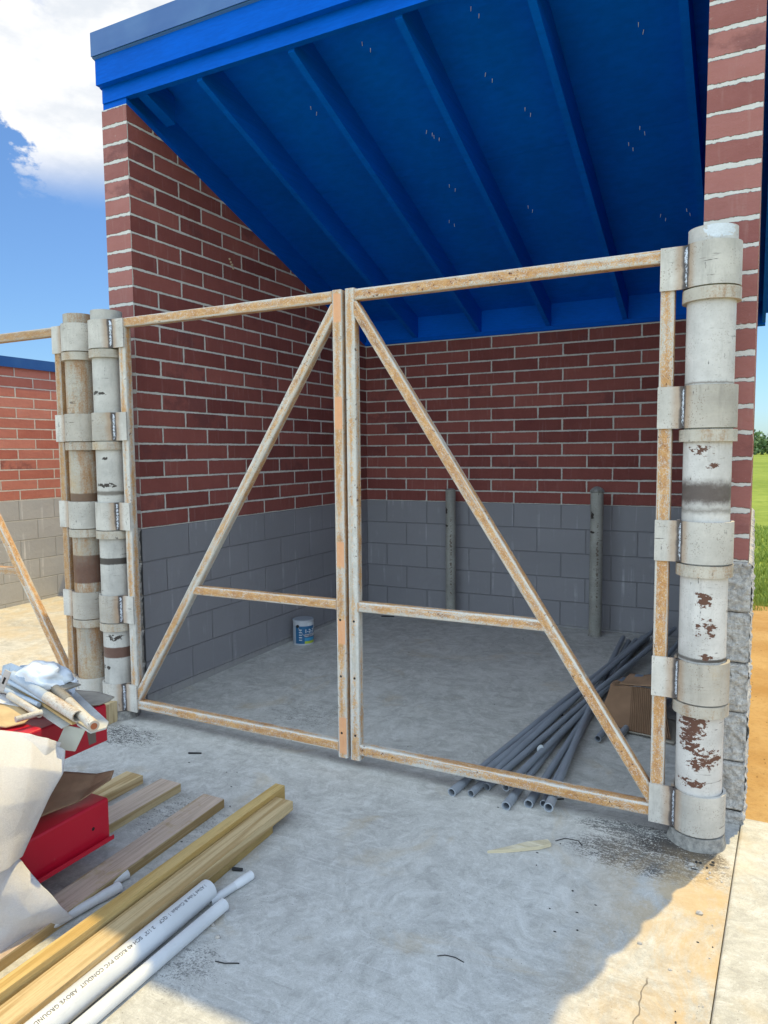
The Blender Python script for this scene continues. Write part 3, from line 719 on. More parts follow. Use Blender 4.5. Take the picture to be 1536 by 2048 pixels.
# ------------------------------------------------------------ neighbouring low wall
NX = -3.28
nw = thing('brick_wall', (NX-.1, 1.5, FZ), 'sunlit low brick wall with sun-toned block base and blue metal coping', 'wall')
mb = MB(); NT = 2.36
mb.box((NX-T, .0, Z0), (NX, 3.25, NT)); mb.uv = [[(u_, v_-.31*4-Z0 if False else v_) for u_, v_ in f] for f in mb.uv]
mb = MB(); mb.poly([(NX, 0, Z0), (NX, 3.25, Z0), (NX, 3.25, NT), (NX, 0, NT)], [(0, 0), (3.25, 0), (3.25, NT-Z0), (0, NT-Z0)])
mb.poly([(NX-T, 0, Z0), (NX, 0, Z0), (NX, 0, NT), (NX-T, 0, NT)], [(.004, 0), (.198, 0), (.198, NT-Z0), (.004, NT-Z0)])
mb.poly([(NX-T, 3.25, Z0), (NX-T, 0, Z0), (NX-T, 0, NT), (NX-T, 3.25, NT)], [(0, 0), (3.25, 0), (3.25, NT-Z0), (0, NT-Z0)])
mb.poly([(NX-T, 0, NT), (NX, 0, NT), (NX, 3.25, NT), (NX-T, 3.25, NT)])
mb.poly([(NX, 3.056, Z0), (-T-.001, 3.056, Z0), (-T-.001, 3.056, NT), (NX, 3.056, NT)], [(0, 0), (3.086, 0), (3.086, NT-Z0), (0, NT-Z0)])
mb.poly([(NX, 3.25, Z0), (NX, 3.25, NT), (-T-.001, 3.25, NT), (-T-.001, 3.25, Z0)], [(0, 0), (0, NT-Z0), (3.086, NT-Z0), (3.086, 0)])
mb.poly([(NX, 3.056, NT), (-T-.001, 3.056, NT), (-T-.001, 3.25, NT), (NX, 3.25, NT)])
mb.poly([(-T-.001, 3.056, Z0), (-T-.001, 3.25, Z0), (-T-.001, 3.25, NT), (-T-.001, 3.056, NT)], [(.004, 0), (.198, 0), (.198, NT-Z0), (.004, NT-Z0)])
build('brick_courses', mb, brick_far, nw)
mb = MB(); mb.poly([(NX, 0, -.15), (NX, 3.25, -.15), (NX, 3.25, Z0), (NX, 0, Z0)], [(0, -.15), (3.25, -.15), (3.25, Z0), (0, Z0)])
mb.poly([(NX-T, 0, -.15), (NX, 0, -.15), (NX, 0, Z0), (NX-T, 0, Z0)], [(.004, -.15), (.198, -.15), (.198, Z0), (.004, Z0)])
mb.poly([(NX-T, 3.25, -.15), (NX-T, 0, -.15), (NX-T, 0, Z0), (NX-T, 3.25, Z0)], [(0, -.15), (3.25, -.15), (3.25, Z0), (0, Z0)])
mb.poly([(NX, 3.056, -.15), (-T-.001, 3.056, -.15), (-T-.001, 3.056, Z0), (NX, 3.056, Z0)], [(0, -.15), (3.086, -.15), (3.086, Z0), (0, Z0)])
mb.poly([(NX, 3.25, -.15), (NX, 3.25, Z0), (-T-.001, 3.25, Z0), (-T-.001, 3.25, -.15)], [(0, -.15), (0, Z0), (3.086, Z0), (3.086, -.15)])
build('painted_blocks', mb, block_far, nw)
mb = MB().box((NX-T-.03, -.03, NT-.035), (NX+.03, 3.28, NT+.065)).box((NX+.031, 3.026, NT-.035), (-T-.003, 3.28, NT+.065))
build('metal_coping', mb, flash, nw, bevel=.004)

# ------------------------------------------------------------ gate posts
PY = -.2; HZ = (0.0, .510, 1.038, 1.538, 2.045); SH = .155
def gate_post(x, mat, label):
    t = thing('gate_post', (x, PY, FZ), label, 'post', 'steel gate posts')
    mb = MB().cyl((x, PY, -.12), (x, PY, 2.255), .084, n=48, bore=.077, u0=-.12)
    build('pipe', mb, mat, t)
    for z in HZ[1:]:
        mb = MB().cyl((x, PY, z-.050), (x, PY, z-.006), .1, n=48, bore=.0842, u0=z); build('collar_ring', mb, ring_m, t, bevel=.003)
    mb = MB().cyl((x, PY, -.13), (x, PY, -.022), .118, .100, n=36, rings=3).cyl((x, PY, -.022), (x, PY, -.006), .1, .1, n=36)
    for i, p in enumerate(mb.v):
        mb.v[i] = (p[0]+.006*fbm(p, 12), p[1]+.006*fbm((p[1], p[2], p[0]), 12), p[2])
    build('cement_footing', mb, cement, t)
    return t
gate_post(3.088, pipe_r, 'scraped gate post with brown flaked patches, before the right brick wall end')
gate_post(-.004, pipe_l, 'pale gate post carrying the left gate leaf of the shed')
gate_post(-.224, pipe_f, 'rust stained brown gate post, farthest left of the three')

# ------------------------------------------------------------ gate leaves
YF = -.238; YC = YF+.0254
def leaf(xp, s, xm, label, mats, holes=True):
    """xp post centre, s = +1 when the post is right of the leaf; xm = free stile centre"""
    t = thing('gate_leaf', (xp, PY, 0), label, 'gate', 'steel gate leaves')
    xh = xp - s*.1475; h = .0254
    frame, white, free = mats[:3]
    def tube(nm, a, b, mt, w=.0508, up=(0, -1, 0)):
        return build(nm, MB().sqtube(a, b, w, up), mt, t)
    tube('hinge_stile', (xh, YC, .012), (xh, YC, 2.20), white)
    fs = tube('free_stile', (xm, YC, -.012), (xm, YC, 2.205), free)
    a, b = (xm+s*h, xh-s*h)
    z1 = 2.175 if s > 0 else 2.178
    tube('top_rail', (a, YC, z1), (b, YC, z1), frame, .0506)
    tube('bottom_rail', (a, YC, .040), (b, YC, .040), frame, .0506)
    A = Vector((xm+s*.012, YC, 2.135)); B = Vector((xh-s*.010, YC, .075))
    tube('brace', A, B, mats[3], .0486, (0, -1, 0))
    zr = .735; tt = (A.z-zr)/(A.z-B.z); xb = A.x+(B.x-A.x)*tt
    tube('middle_rail', (a, YC, zr), (xb-s*.004, YC, zr), frame, .0474)
    for wx, wz in ((xm+s*h, z1), (xm+s*h, zr), (xm+s*h, .040), (xh-s*h, z1), (xh-s*h, .040)):
        rows = []; G = random.Random(int(wz*1000)+int(wx*100))
        for j in range(13):
            q = j/12; ww = .0035*min(1, .5+4*min(q, 1-q))+G.uniform(-.0006, .0006)
            rows.append([(wx-math.cos(math.pi*i/6)*ww, YF+.001-math.sin(math.pi*i/6)*.0030, wz-.023+.046*q) for i in range(7)])
        build('joint_weld', MB().grid(rows), frame, t)
    if holes:
        for z in (.665, .390, .110): build('bolt_hole', MB().cyl((xm+s*.003, YF-.0006, z), (xm+s*.003, YF+.004, z), .0058, n=14), hole_m, fs)
    for k, z in enumerate(HZ):
        sl_ = MB(); n = 48
        # barrel with uv.x measured from the weld line
        a0 = math.atan2(-.052, -s*.0855)
        sl_.cyl((xp, PY, z), (xp, PY, z+SH), .0985, n=n, bore=.0875, u0=z)
        for fi, f in enumerate(sl_.f):
            c = [sl_.v[i] for i in f]; new = []
            for i in f:
                p = sl_.v[i]; an = math.atan2(p[1]-PY, p[0]-xp) - a0; an = (an+math.pi) % (2*math.pi)-math.pi; new.append((an*.0985, p[2]))
            if max(q[0] for q in new)-min(q[0] for q in new) > .2: new = [(abs(q[0]), q[1]) for q in new]
            sl_.uv[fi] = new
        bar = build('hinge_barrel', sl_, (sleeve_m, sleeve_t, sleeve_m, sleeve_t, sleeve_m)[k], t, bevel=.0012)
        xo = xh-s*.0262; xw = xp-s*.0815; pl = MB(); yf = YF-.0105
        x0, x1 = min(xo, xw), max(xo, xw); pl.box((x0, yf, z), (x1, YF-.0008, z+SH)); pl.uv = [[(abs(sl2[0]-xw), sl2[2]) for sl2 in [pl.v[i] for i in f]] for f in pl.f]
        pt = build('hinge_plate', pl, plate_m, t, bevel=.0015)
        wb_ = MB(); G = random.Random(int(xp*100)+k); rows = []
        for j in range(27):
            q = j/26; zz_ = z+.004+(SH-.008)*q; ww = (.0105+.005*(q > .6)*(k == 4) + .0012*math.sin(j*2.1)+G.uniform(-.001, .001))*min(1, .35+6*min(q, 1-q)); row = []
            for i in range(9):
                an = math.pi*i/8; bx = xw+s*.002; row.append((bx - math.cos(an)*ww, yf+.012-math.sin(an)*(.0200+.001*math.sin(j*2.1+.5)), zz_+.0006*math.sin(i*2)))
            rows.append(row)
        wb_.grid(rows); build('weld_bead', wb_, weld, pt)
    return t
right = leaf(3.088, 1, 1.5815, 'right gate leaf of white and orange rusted tube, hung on the big scraped post', (tube_r, tube_r, tube_w, tube_r))
left = leaf(-.004, -1, 1.5125, 'left gate leaf with orange primer patches on its free stile', (tube_l, tube_w, tube_p, tube_w))
far = leaf(-.224, 1, -1.7305, 'backlit brown gate leaf at far left, sunlit wall behind it', (tube_d, tube_d, tube_d, tube_r))

# ------------------------------------------------------------ bollards inside
def bollard(x, y, cap, label):
    t = thing('bollard', (x, y, fz(y)), label, 'bollard', 'bollards by the back wall')
    build('pipe', MB().cyl((x, y, -.1), (x, y, 1.13), .044 if not cap else .05, n=32, u0=-.1), boll_m, t)
    mb = MB(); pr = [(1.0, 0), (1.12, .004), (1.14, .012), (1.05, .02), (.8, .034), (.45, .046), (.05, .05)] if cap else [(1.0, 0), (.9, .006), (.5, .012), (.05, .013)]
    rr = .05 if cap else .044
    for (a, za), (b, zb) in zip(pr, pr[1:]): mb.cyl((x, y, 1.13+za), (x, y, 1.13+zb), rr*a, rr*b, n=28, caps=(0, 0), uvr=rr)
    build('cement_cap', mb, cement, t)
    build('cement_collar', MB().cyl((x, y, fz(y)-.03), (x, y, fz(y)+.012), rr+.012, rr+.004, n=24), cement, t)
    return t
bollard(.897, 2.70, False, 'slim grey bollard behind the right leaf brace, near the corner')
bollard(2.150, 2.66, True, 'thicker mottled bollard with a rounded cement cap')

# ------------------------------------------------------------ text on curved things
def text_mesh(body, size, bold=0.0, space=1.0):
    c = bpy.data.curves.new('lettering', 'FONT'); c.body = body; c.size = size; c.offset = bold; c.space_character = space; c.resolution_u = 3; c.extrude = 0
    o = bpy.data.objects.new('lettering', c); COL.objects.link(o); bpy.context.view_layer.update()
    me = o.to_mesh(); v = [tuple(p.co) for p in me.vertices]; f = [tuple(p.vertices) for p in me.polygons]; o.to_mesh_clear()
    bpy.data.objects.remove(o); return v, f
# ------------------------------------------------------------ paint can
cx_, cy_ = .120, 1.53; cz = fz(cy_)+.001
can = thing('paint_can', (cx_, cy_, cz), 'blue and white primer can by the left wall', 'paint can')
def lab(name, c, rough=.35): return M(name, rough).color(c)
build('tin_body', MB().cyl((cx_, cy_, cz), (cx_, cy_, cz+.006), .083, n=40).cyl((cx_, cy_, cz+.006), (cx_, cy_, cz+.186), .0805, n=40).cyl((cx_, cy_, cz+.186), (cx_, cy_, cz+.192), .083, n=40), lab('pale_tin', (.50, .52, .56)), can)
build('lid', MB().cyl((cx_, cy_, cz+.1925), (cx_, cy_, cz+.1965), .082, .079, n=40).cyl((cx_, cy_, cz+.1966), (cx_, cy_, cz+.1975), .066, .064, n=40), lab('smeared_lid', (.30, .33, .38)), can)
def wrap(mb, a0, a1, z0, z1, r, n=16):
    rows = [[(cx_+r*math.cos(a0+(a1-a0)*i/n), cy_+r*math.sin(a0+(a1-a0)*i/n), cz+z) for i in range(n+1)] for z in (z0, z1)]
    mb.grid(rows)
fa = math.atan2(-3.16-1.53, 3.246-.12)      # towards the camera
lb = build('label_band', (lambda m_: (wrap(m_, fa-1.5, fa+1.6, .012, .150, .0812, 30), m_)[1])(MB()), lab('deep_blue_label', (.02, .12, .26)), can)
for nm, a, b, z0, z1, c in (('white_panel', fa+.42, fa+1.5, .150, .176, (.6, .62, .66)), ('green_stripe', fa+.12, fa+1.35, .012, .032, (.42, .52, .06)), ('cyan_panel', fa+.12, fa+1.35, .034, .058, (.05, .28, .50)),
                            ('white_stripe', fa+.12, fa+1.35, .066, .088, (.62, .6, .62)), ('pale_edge', fa-1.5, fa-.80, .012, .150, (.42, .46, .52))):
    build(nm, (lambda m_: (wrap(m_, a, b, z0, z1, .0816, 12), m_)[1])(MB()), lab(nm+'_paint', c), lb)
def can_text(body, size, a0, z, mat, r=.0820):
    v, f = text_mesh(body, size, .0006); mb = MB(); mb.v = [(cx_+r*math.cos(a0+p[0]/r), cy_+r*math.sin(a0+p[0]/r), cz+z+p[1]) for p in v]
    for q in f: mb.face(q)
    build('lettering', mb, mat, lb)
wht = lab('white_print', (.75, .76, .78))
can_text('1-2-3', .040, fa+.12, .098, wht); can_text('PRIMER', .022, fa+.16, .070, lab('dark_print', (.05, .07, .12)))
for i in range(5): can_text('lll lll ll', .010, fa-.42, .118-.02*i, wht)
mb = MB(); wr_ = [(cx_+.0835*math.cos(fa+a), cy_+.0835*math.sin(fa+a), cz+.150-.085*math.sin((a+.55)/1.9*math.pi/1.0) if a > -.55 else cz+.15) for a in [-.55+.1*i for i in range(20)]]
for p, q in zip(wr_, wr_[1:]): mb.cyl(p, q, .0016, n=6)
build('wire_handle', mb, M('handle_wire', .3, .8).color((.5, .5, .5)), can)
a = fa-.55; e = Vector((cx_+.081*math.cos(a), cy_+.081*math.sin(a), cz+.150)); build('handle_ear', MB().cyl(e, e+Vector((math.cos(a), math.sin(a), 0))*.006, .012, n=18), black_m, can)

# ------------------------------------------------------------ grey conduit bundle
pr_ = .0167
bund = [  # near x, y, z lift, far x, far lift, bell
    (2.100, -.285, 0, 2.600, 2, 1, 'leftmost'), (2.180, -.262, 0, 2.660, 4, 0, 'second from the left, without bell'), (2.176, -.165, 1, 2.545, 0, 0, 'third from the left, under the rail'), (2.222, -.170, 0, 2.740, 3, 0, 'fourth from the left'),
    (2.318, -.200, 1, 2.640, 1, 0, 'fifth from the left, lying on another'), (2.352, -.300, 0, 2.470, 0, 1, 'sixth from the left, sticking far out'), (2.432, -.240, 0, 2.520, 1, 1, 'seventh from the left'), (2.490, -.215, 0, 2.425, 0, 0, 'eighth from the left'), (2.530, -.292, 1, 2.390, 1, 1, 'rightmost, nearest the camera')]
for i, (x0, y0, l0, x1, l1, bell, lb_) in enumerate(bund):
    y1 = 2.75-.03*i; z0 = fz(y0)+pr_+l0*.030; z1 = fz(y1)+pr_+l1*.034
    A = Vector((x0, y0, z0)); B = Vector((x1, y1, z1)); d = (B-A).normalized()
    t = thing('conduit_pipe', A, 'grey plastic conduit in the bundle, near end '+lb_, 'pipe', 'grey conduits lying through the gate')
    build('pipe', MB().cyl(A, B, pr_, n=20, bore=pr_-.0032, rings=14, bend=(R.uniform(-.012, .012), 0, .006)), pvc_g, t)
    if bell:
        build('bell_end', MB().cyl(A-d*.004, A+d*.085, pr_+.0032, n=22, bore=pr_-.0012).cyl(A+d*.0855, A+d*.11, pr_+.003, pr_+.0002, n=22, caps=(0, 0)), pvc_g, t)
        build('cut_rim', MB().cyl(A-d*.0055, A-d*.0042, pr_+.0030, n=22, bore=pr_-.001), pvc_e, t)
    else: build('cut_rim', MB().cyl(A-d*.0018, A-d*.0002, pr_-.0002, n=20, bore=pr_-.003), pvc_e, t)
for i, (a, b, lb_) in enumerate((((2.66, .62, 1), (2.93, 2.55, 0), 'half hidden behind the cardboard'), ((2.80, .9, 1), (2.99, 2.6, 1), 'against the right wall'), ((2.57, .55, 1), (2.80, 2.6, 1), 'just left of the cardboard'))):
    A = Vector((a[0], a[1], fz(a[1])+pr_+a[2]*.012)); B = Vector((b[0], b[1], fz(b[1])+pr_+b[2]*.05))
    t = thing('conduit_pipe', A, 'grey plastic conduit '+lb_, 'pipe', 'grey conduits lying through the gate')
    build('pipe', MB().cyl(A, B, pr_, n=20, bore=pr_-.0032, rings=8), pvc_g, t)
tag(build('round_disc', MB().cyl((2.36, .24, fz(.2)+.055), (2.354, .232, fz(.2)+.063), .019, n=24), M('clear_cap', .2).color((.42, .46, .48)), at=(2.36, .24, FZ)), 'small pale round disc lying among the grey conduits', 'disc')

# ------------------------------------------------------------ torn cardboard box
bx = thing('cardboard_box', (2.75, .85, fz(.85)), 'torn ribbed brown cardboard box behind the right gate stile', 'box')
def sheet(ctrl, n=10):
    """bilinear patch through rows of control points"""
    rows = []; m_ = len(ctrl)-1; k_ = len(ctrl[0])-1
    for i in range(m_*n+1):
        a = min(i/n, m_-1e-6); ia = int(a); fa_ = a-ia; row = []
        for j in range(k_*n+1):
            b = min(j/n, k_-1e-6); ib = int(b); fb = b-ib
            p = [Vector(ctrl[ia][ib]), Vector(ctrl[ia][ib+1]), Vector(ctrl[ia+1][ib]), Vector(ctrl[ia+1][ib+1])]
            row.append(p[0].lerp(p[1], fb).lerp(p[2].lerp(p[3], fb), fa_))
        rows.append(row)
    return rows
def crease(rows, amp, sc, seed=0):
    return [[p + Vector((fbm(p+Vector((seed, 0, 0)), sc), fbm(p+Vector((0, seed, 5)), sc), fbm(p+Vector((7, 1, seed)), sc)))*amp for p in r] for r in rows]
mb = MB(); rows = crease(sheet([[(2.575, .86, .175), (2.665, .85, .185), (2.86, .84, .19)], [(2.545, .82, .06), (2.66, .80, .07), (2.88, .77, .07)], [(2.535, .80, -.02), (2.66, .755, -.02), (2.91, .70, -.02)]], 10), .006, 6)
mb.grid(rows, uvs=.0105)
build('front_panel', mb, card_r, bx, solid=.004)
mb = MB(); mb.grid(crease(sheet([[(2.575, .865, .17), (2.75, 1.0, .165), (2.93, 1.05, .16)], [(2.60, 1.13, .15), (2.78, 1.18, .14), (2.95, 1.2, .15)]], 8), .012, 5, 3), uvs=.02)
build('crushed_back', mb, card, bx, solid=.004)
mb = MB(); mb.grid(crease(sheet([[(2.535, .80, -.03), (2.66, .75, -.03), (2.92, .69, -.03)], [(2.56, 1.1, -.03), (2.75, 1.1, -.03), (2.97, 1.0, -.03)]], 8), .008, 7, 3), uvs=.02)
build('bottom_flap', mb, card_g, bx, solid=.005)
mb = MB(); mb.grid(crease(sheet([[(2.62, .86, .185), (2.75, .86, .195), (2.90, .85, .2)], [(2.66, .98, .215), (2.78, .97, .225), (2.93, .95, .23)]], 8), .010, 9, 8), uvs=.02)
build('top_flap', mb, card, bx, solid=.004)
mb = MB(); mb.grid(crease(sheet([[(2.60, .92, .180), (2.68, .905, .188), (2.78, .90, .19), (2.88, .90, .19)], [(2.62, 1.0, .19), (2.69, .98, .212), (2.79, .97, .216), (2.88, .97, .21)]], 8), .012, 13, 4))
tag(build('plastic_film', mb, M('bluish_film', .3).color((.11, .14, .18)), solid=.0015, at=(2.7, .93, .19)), 'crumpled bluish film on top of the torn cardboard box', 'plastic film')

# ------------------------------------------------------------ lumber
def board(name, label, x0, x1, y0, y1, z0, z1, mat, skew=0.0, group=None, bev=.003):
    """x range at the far end y1; skew = dx per metre"""
    m_ = Matrix(((1, -skew, 0, skew*y1), (0, 1, 0, 0), (0, 0, 1, 0), (0, 0, 0, 1)))
    mb = MB().box((x0, y0, z0), (x1, y1, z1), m_)
    return tag(build(name, mb, mat, bevel=.0018, at=((x0+x1)/2, (y0+y1)/2, z0)), label, 'timber', group)
GL = 'timber pieces on the slab at the lower left'
board('timber', 'shortest showing timber stub, farthest from the camera, beyond the lower red beam', .672, .775, -2.4, -.800, FZ+.0005, -.017, wood_g, 0, GL)
board('timber', 'timber stub with a worn top, second from the far side', .872, .990, -2.4, -.785, FZ+.0005, -.017, wood_w, -.0, GL)
board('timber', 'long timber with a purple brown weathered top, beside the lower red beam', 1.150, 1.262, -2.5, -.815, FZ+.0005, -.017, wood_w, .05, GL)
board('timber', 'smooth yellow timber standing on its narrow edge', 1.447, 1.494, -2.7, -.695, FZ+.0005, .040, wood_y, .012, GL)
board('timber', 'ridged yellow green timber lying on top of a darker one', 1.496, 1.583, -2.7, -.765, -.0165, .021, wood_g, .026, GL)
board('timber', 'brown timber underneath the ridged yellow green one', 1.488, 1.574, -2.7, -.895, FZ+.0005, -.017, wood_d, .040, GL)
board('timber_block', 'short upright timber offcut beside the pale gate post footing', -.03, .055, -.37, -.285, FZ+.0005, .062, wood_b, 0)

# ------------------------------------------------------------ white conduits
GP = 'white conduits beside the timber'
def pvc(label, A, B, r, bell=0, bore=True, tagp=True):
    A, B = Vector(A), Vector(B); d = (B-A).normalized()
    t = thing('pvc_pipe', A, label, 'pipe', GP)
    build('pipe', MB().cyl(A, B, r, n=36, bore=r*.88, rings=2), pvc_w, t)
    if bell: build('bell_end', MB().cyl(A-d*.002, A+d*bell, r*1.17, n=36, bore=r*1.01).cyl(A+d*bell, A+d*(bell+.03), r*1.16, r*1.0, n=36, caps=(0, 0)), pvc_w, t)
    return t
big = pvc('thickest white conduit, printed RIGID PVC CONDUIT ABOVE GROUND', (1.637, -1.352, FZ+.0375), (1.660, -2.75, FZ+.0375), .0365)
pvc('plain white conduit nearest the camera, right of the thickest one', (1.7205, -1.372, FZ+.0215), (1.716, -2.75, FZ+.0215), .021)
pvc('thin white conduit end poking out past the thickest one', (1.690, -1.188, FZ+.0145), (1.662, -1.375, FZ+.0145), .0140, .05)
pvc('thin white conduit ending beside the weathered timber', (1.289, -1.380, FZ+.0165), (1.180, -2.05, FZ+.0165), .016)
pvc('thin white conduit with a bell end, right of the other thin one', (1.325, -1.452, FZ+.0185), (1.235, -2.1, FZ+.0165), .0155, .06)
# print on the big one: reads from the open end towards the camera, upside down
A = Vector((1.637, -1.352, FZ+.0375)); B = Vector((1.660, -2.75, FZ+.0375)); d = (B-A).normalized(); e1 = Vector((0, 0, 1)); e2 = d.cross(e1)
mb = MB()
def pipe_text(body, start, size, phi0, length):
    v, f = text_mesh(body, size, .0003, 1.05); r = .0369; base = len(mb.v); k = length/max(p[0] for p in v); v = [(p[0]*k, p[1]) for p in v]
    for p in v:
        ph = phi0 + p[1]/r; c = A+d*(start+p[0]); mb.v.append(tuple(c + (e1*math.cos(ph) + sgn_*e2*math.sin(ph))*r))
    for q in f: mb.face([base+i for i in q])
sgn_ = 1.0 if e2.x > 0 else -1.0
pipe_text('l Allied Tube & Conduit  l  QCP', .026, .0165, .17, .215)
build('lettering', mb, ink, big); mb = MB()
pipe_text('2 1/2"  SCH 40 RIGID PVC CONDUIT  ABOVE GROUND UNDERGROUND', .262, .0165, .17, .56)
build('lettering', mb, ink, big)

# ------------------------------------------------------------ red steel beams
def red_beam(label, x0, x1, y0, y1, zt, h, flange=0.0, hole=False):
    t = thing('red_beam', ((x0+x1)/2, y1, zt-h), label, 'beam', 'red sheet steel beams in the stack')
    th = .003; r = .008; zb = zt-h
    prof = [(x0, zt-th), (x0, zt), (x1-r, zt), (x1-r*.3, zt-r*.3), (x1, zt-r), (x1, zb+th)]
    if flange: prof += [(x1+flange, zb+th), (x1+flange, zb+.016), (x1+flange+th, zb+.016), (x1+flange+th, zb)]
    prof += [(x1-.03 if not flange else x1-th, zb)]
    if not flange: prof += [(x1-.03, zb+th)]
    prof += [(x1-th, zb+th), (x1-th, zt-r-th), (x1-r-th*.3, zt-th)]
    build('folded_sheet', MB().prism(prof, 1, y0, y1), redm, t, bevel=.0007)
    build('far_web', MB().box((x0, y0+.001, zb), (x0+th, y1-.001, zt-th-.0005)), redm, t)
    if hole: build('bolt_hole', MB().cyl((x1+.0004, y1-.07, zt-.085), (x1-.0028, y1-.07, zt-.085), .0065, n=12), hole_m, t)
    return t
b1 = red_beam('upper red beam with a grey brown smudge at its end, under the junk', .690, .998, -2.5, -1.190, .480, .15)
mb = MB(); mb.poly([(.9985, -1.285, .40), (.9985, -1.245, .40), (.9985, -1.243, .345), (.9985, -1.278, .345)]); sm_ = build('smudge', mb, M('grey_brown_smudge', .6).color((.17, .13, .11)), b1)
b2 = red_beam('lower red beam with a turned out bottom flange, nearest the timber', .880, 1.163, -2.3, -1.343, .200, .15, .022, True)
b3 = red_beam('small bright red beam end catching the sun, on top of the stack', 1.000, 1.122, -2.3, -1.572, .538, .06)
for y in (-1.75, -2.2):
    tag(build('timber_block', MB().box((.66, y-.045, .2015), (1.17, y+.045, .3285)), wood_b, bevel=.003, at=(.9, y, .2)), 'cross timber between the red beams, hidden %s the foam sheet' % ('under' if y > -2 else 'far behind'), 'timber')
    tag(build('timber_block', MB().box((.60, y-.045, FZ+.039), (1.20, y+.045, .049)), wood_b, bevel=.003, at=(.9, y, -.01)), 'cross timber below the lower red beam, %s' % ('nearer its end' if y > -2 else 'farther from its end'), 'timber')

# ------------------------------------------------------------ foam wrap and cardboard over the beams
def ridge(p, sc):       # sharp folds
    return sum((1-abs(mnoise.noise(p*sc*k+Vector((k, 3, 1))))*2.2)*a for k, a in ((1, .6), (2.3, .4)))
def cloth(ctrl, n, amp, sc, seed, fold=0.0, fs=6):
    rows = crease(sheet(ctrl, n), amp, sc, seed)
    if not fold: return rows
    out = []
    for i, r in enumerate(rows):
        o_ = []
        for j, p in enumerate(r):
            a = rows[min(i+1, len(rows)-1)][j]-rows[max(i-1, 0)][j]; b = r[min(j+1, len(r)-1)]-r[max(j-1, 0)]
            n_ = a.cross(b); n_ = n_.normalized() if n_.length > 1e-9 else Vector((1, 0, 0))
            q = Vector((p.x+p.y*.5, p.y*1.0-p.z*.3, p.z*.45+seed)); o_.append(p+n_*fold*ridge(q, fs))
        out.append(o_)
    return out
FA = [[(.931,-1.947,.60),(1.086,-1.828,.60),(1.132,-1.728,.585),(1.18,-1.658,.555),(1.227,-1.57,.48)],
      [(1.126,-2.056,.56),(1.241,-1.929,.56),(1.271,-1.827,.54),(1.286,-1.74,.5),(1.271,-1.616,.43)],
      [(1.203,-2.103,.47),(1.32,-1.985,.47),(1.35,-1.918,.46),(1.319,-1.795,.42),(1.263,-1.663,.37)],
      [(1.263,-2.141,.38),(1.383,-2.03,.38),(1.38,-1.958,.37),(1.32,-1.834,.33),(1.259,-1.717,.29)],
      [(1.262,-2.146,.3),(1.373,-2.042,.3),(1.387,-1.967,.29),(1.339,-1.867,.26),(1.257,-1.764,.22)]]
FB = [[(1.189,-2.103,.34),(1.291,-1.989,.32),(1.309,-1.914,.3),(1.275,-1.829,.27),(1.249,-1.76,.2)],
      [(1.196,-2.114,.22),(1.281,-1.99,.2),(1.305,-1.918,.18),(1.306,-1.825,.15),(1.294,-1.735,.12)],
      [(1.159,-2.102,.1),(1.252,-1.979,.08),(1.273,-1.887,.06),(1.314,-1.786,.05),(1.315,-1.695,.04)],
      [(1.188,-2.125,-.02),(1.26,-1.99,-.03),(1.283,-1.885,-.04),(1.275,-1.744,-.042),(1.322,-1.642,-.036)]]
tag(build('foam_sheet', MB().grid(cloth(FA, 14, .005, 3.5, 2, .005, 2.6)), foam, solid=.0016, sub=1, at=(1.2, -1.8, .3)), 'upper, larger white foam sheet draped over the red beams', 'foam sheet', 'white foam wrap sheets')
tag(build('foam_sheet', MB().grid(cloth(FB, 14, .006, 5, 6, .007, 4)), foam, solid=.0016, sub=1, at=(1.25, -1.85, 0)), 'lower white foam sheet trailing onto the slab beside the thin conduits', 'foam sheet', 'white foam wrap sheets')
FC = [[(1.138,-1.706,.577),(1.190,-1.664,.562),(1.218,-1.622,.538),(1.216,-1.570,.502)],[(1.16,-1.723,.567),(1.202,-1.675,.547),(1.234,-1.636,.520),(1.223,-1.588,.487)],[(1.19,-1.76,.53),(1.22,-1.70,.52),(1.24,-1.65,.50),(1.228,-1.60,.475)]]
tag(build('foam_sheet', MB().grid(cloth(FC, 8, .007, 6, 9)), foam, solid=.0014, sub=1, at=(1.1, -1.7, .5)), 'narrow bright flap of foam folded under the upper sheet by the white plate', 'foam sheet', 'white foam wrap sheets')
CA = [[(.93,-1.46,.300),(1.00,-1.385,.285),(1.09,-1.325,.268),(1.150,-1.300,.285)],[(.98,-1.56,.275),(1.04,-1.46,.245),(1.10,-1.38,.232),(1.158,-1.318,.268)],[(1.02,-1.72,.255),(1.10,-1.60,.222),(1.12,-1.45,.215),(1.162,-1.325,.262)]]
tag(build('cardboard_sheet', MB().grid(cloth(CA, 8, .006, 5, 3), uvs=.02), card, solid=.004, at=(1.05, -1.45, .25)), 'curled brown cardboard sheet with a torn tip, on the lower red beam', 'cardboard')
CG = [[(.70,-1.20,.500),(.82,-1.165,.503),(.92,-1.145,.500),(.985,-1.135,.489)],[(.72,-1.32,.505),(.84,-1.27,.505),(.93,-1.22,.498),(.995,-1.17,.484)],[(.75,-1.45,.500),(.87,-1.38,.505),(.96,-1.30,.500),(1.0,-1.22,.486)]]
tag(build('cardboard_sheet', MB().grid(cloth(CG, 6, .004, 6, 1), uvs=.02), card_g, solid=.003, at=(.9, -1.25, .5)), 'grey brown cardboard flap on the far end of the upper red beam', 'cardboard')
CY = [[(.60,-1.52,.565),(.90,-1.50,.562),(1.035,-1.535,.556)],[(.68,-1.62,.556),(.92,-1.585,.553),(1.06,-1.590,.550)],[(.76,-1.72,.556),(.96,-1.66,.550),(1.03,-1.635,.545)]]
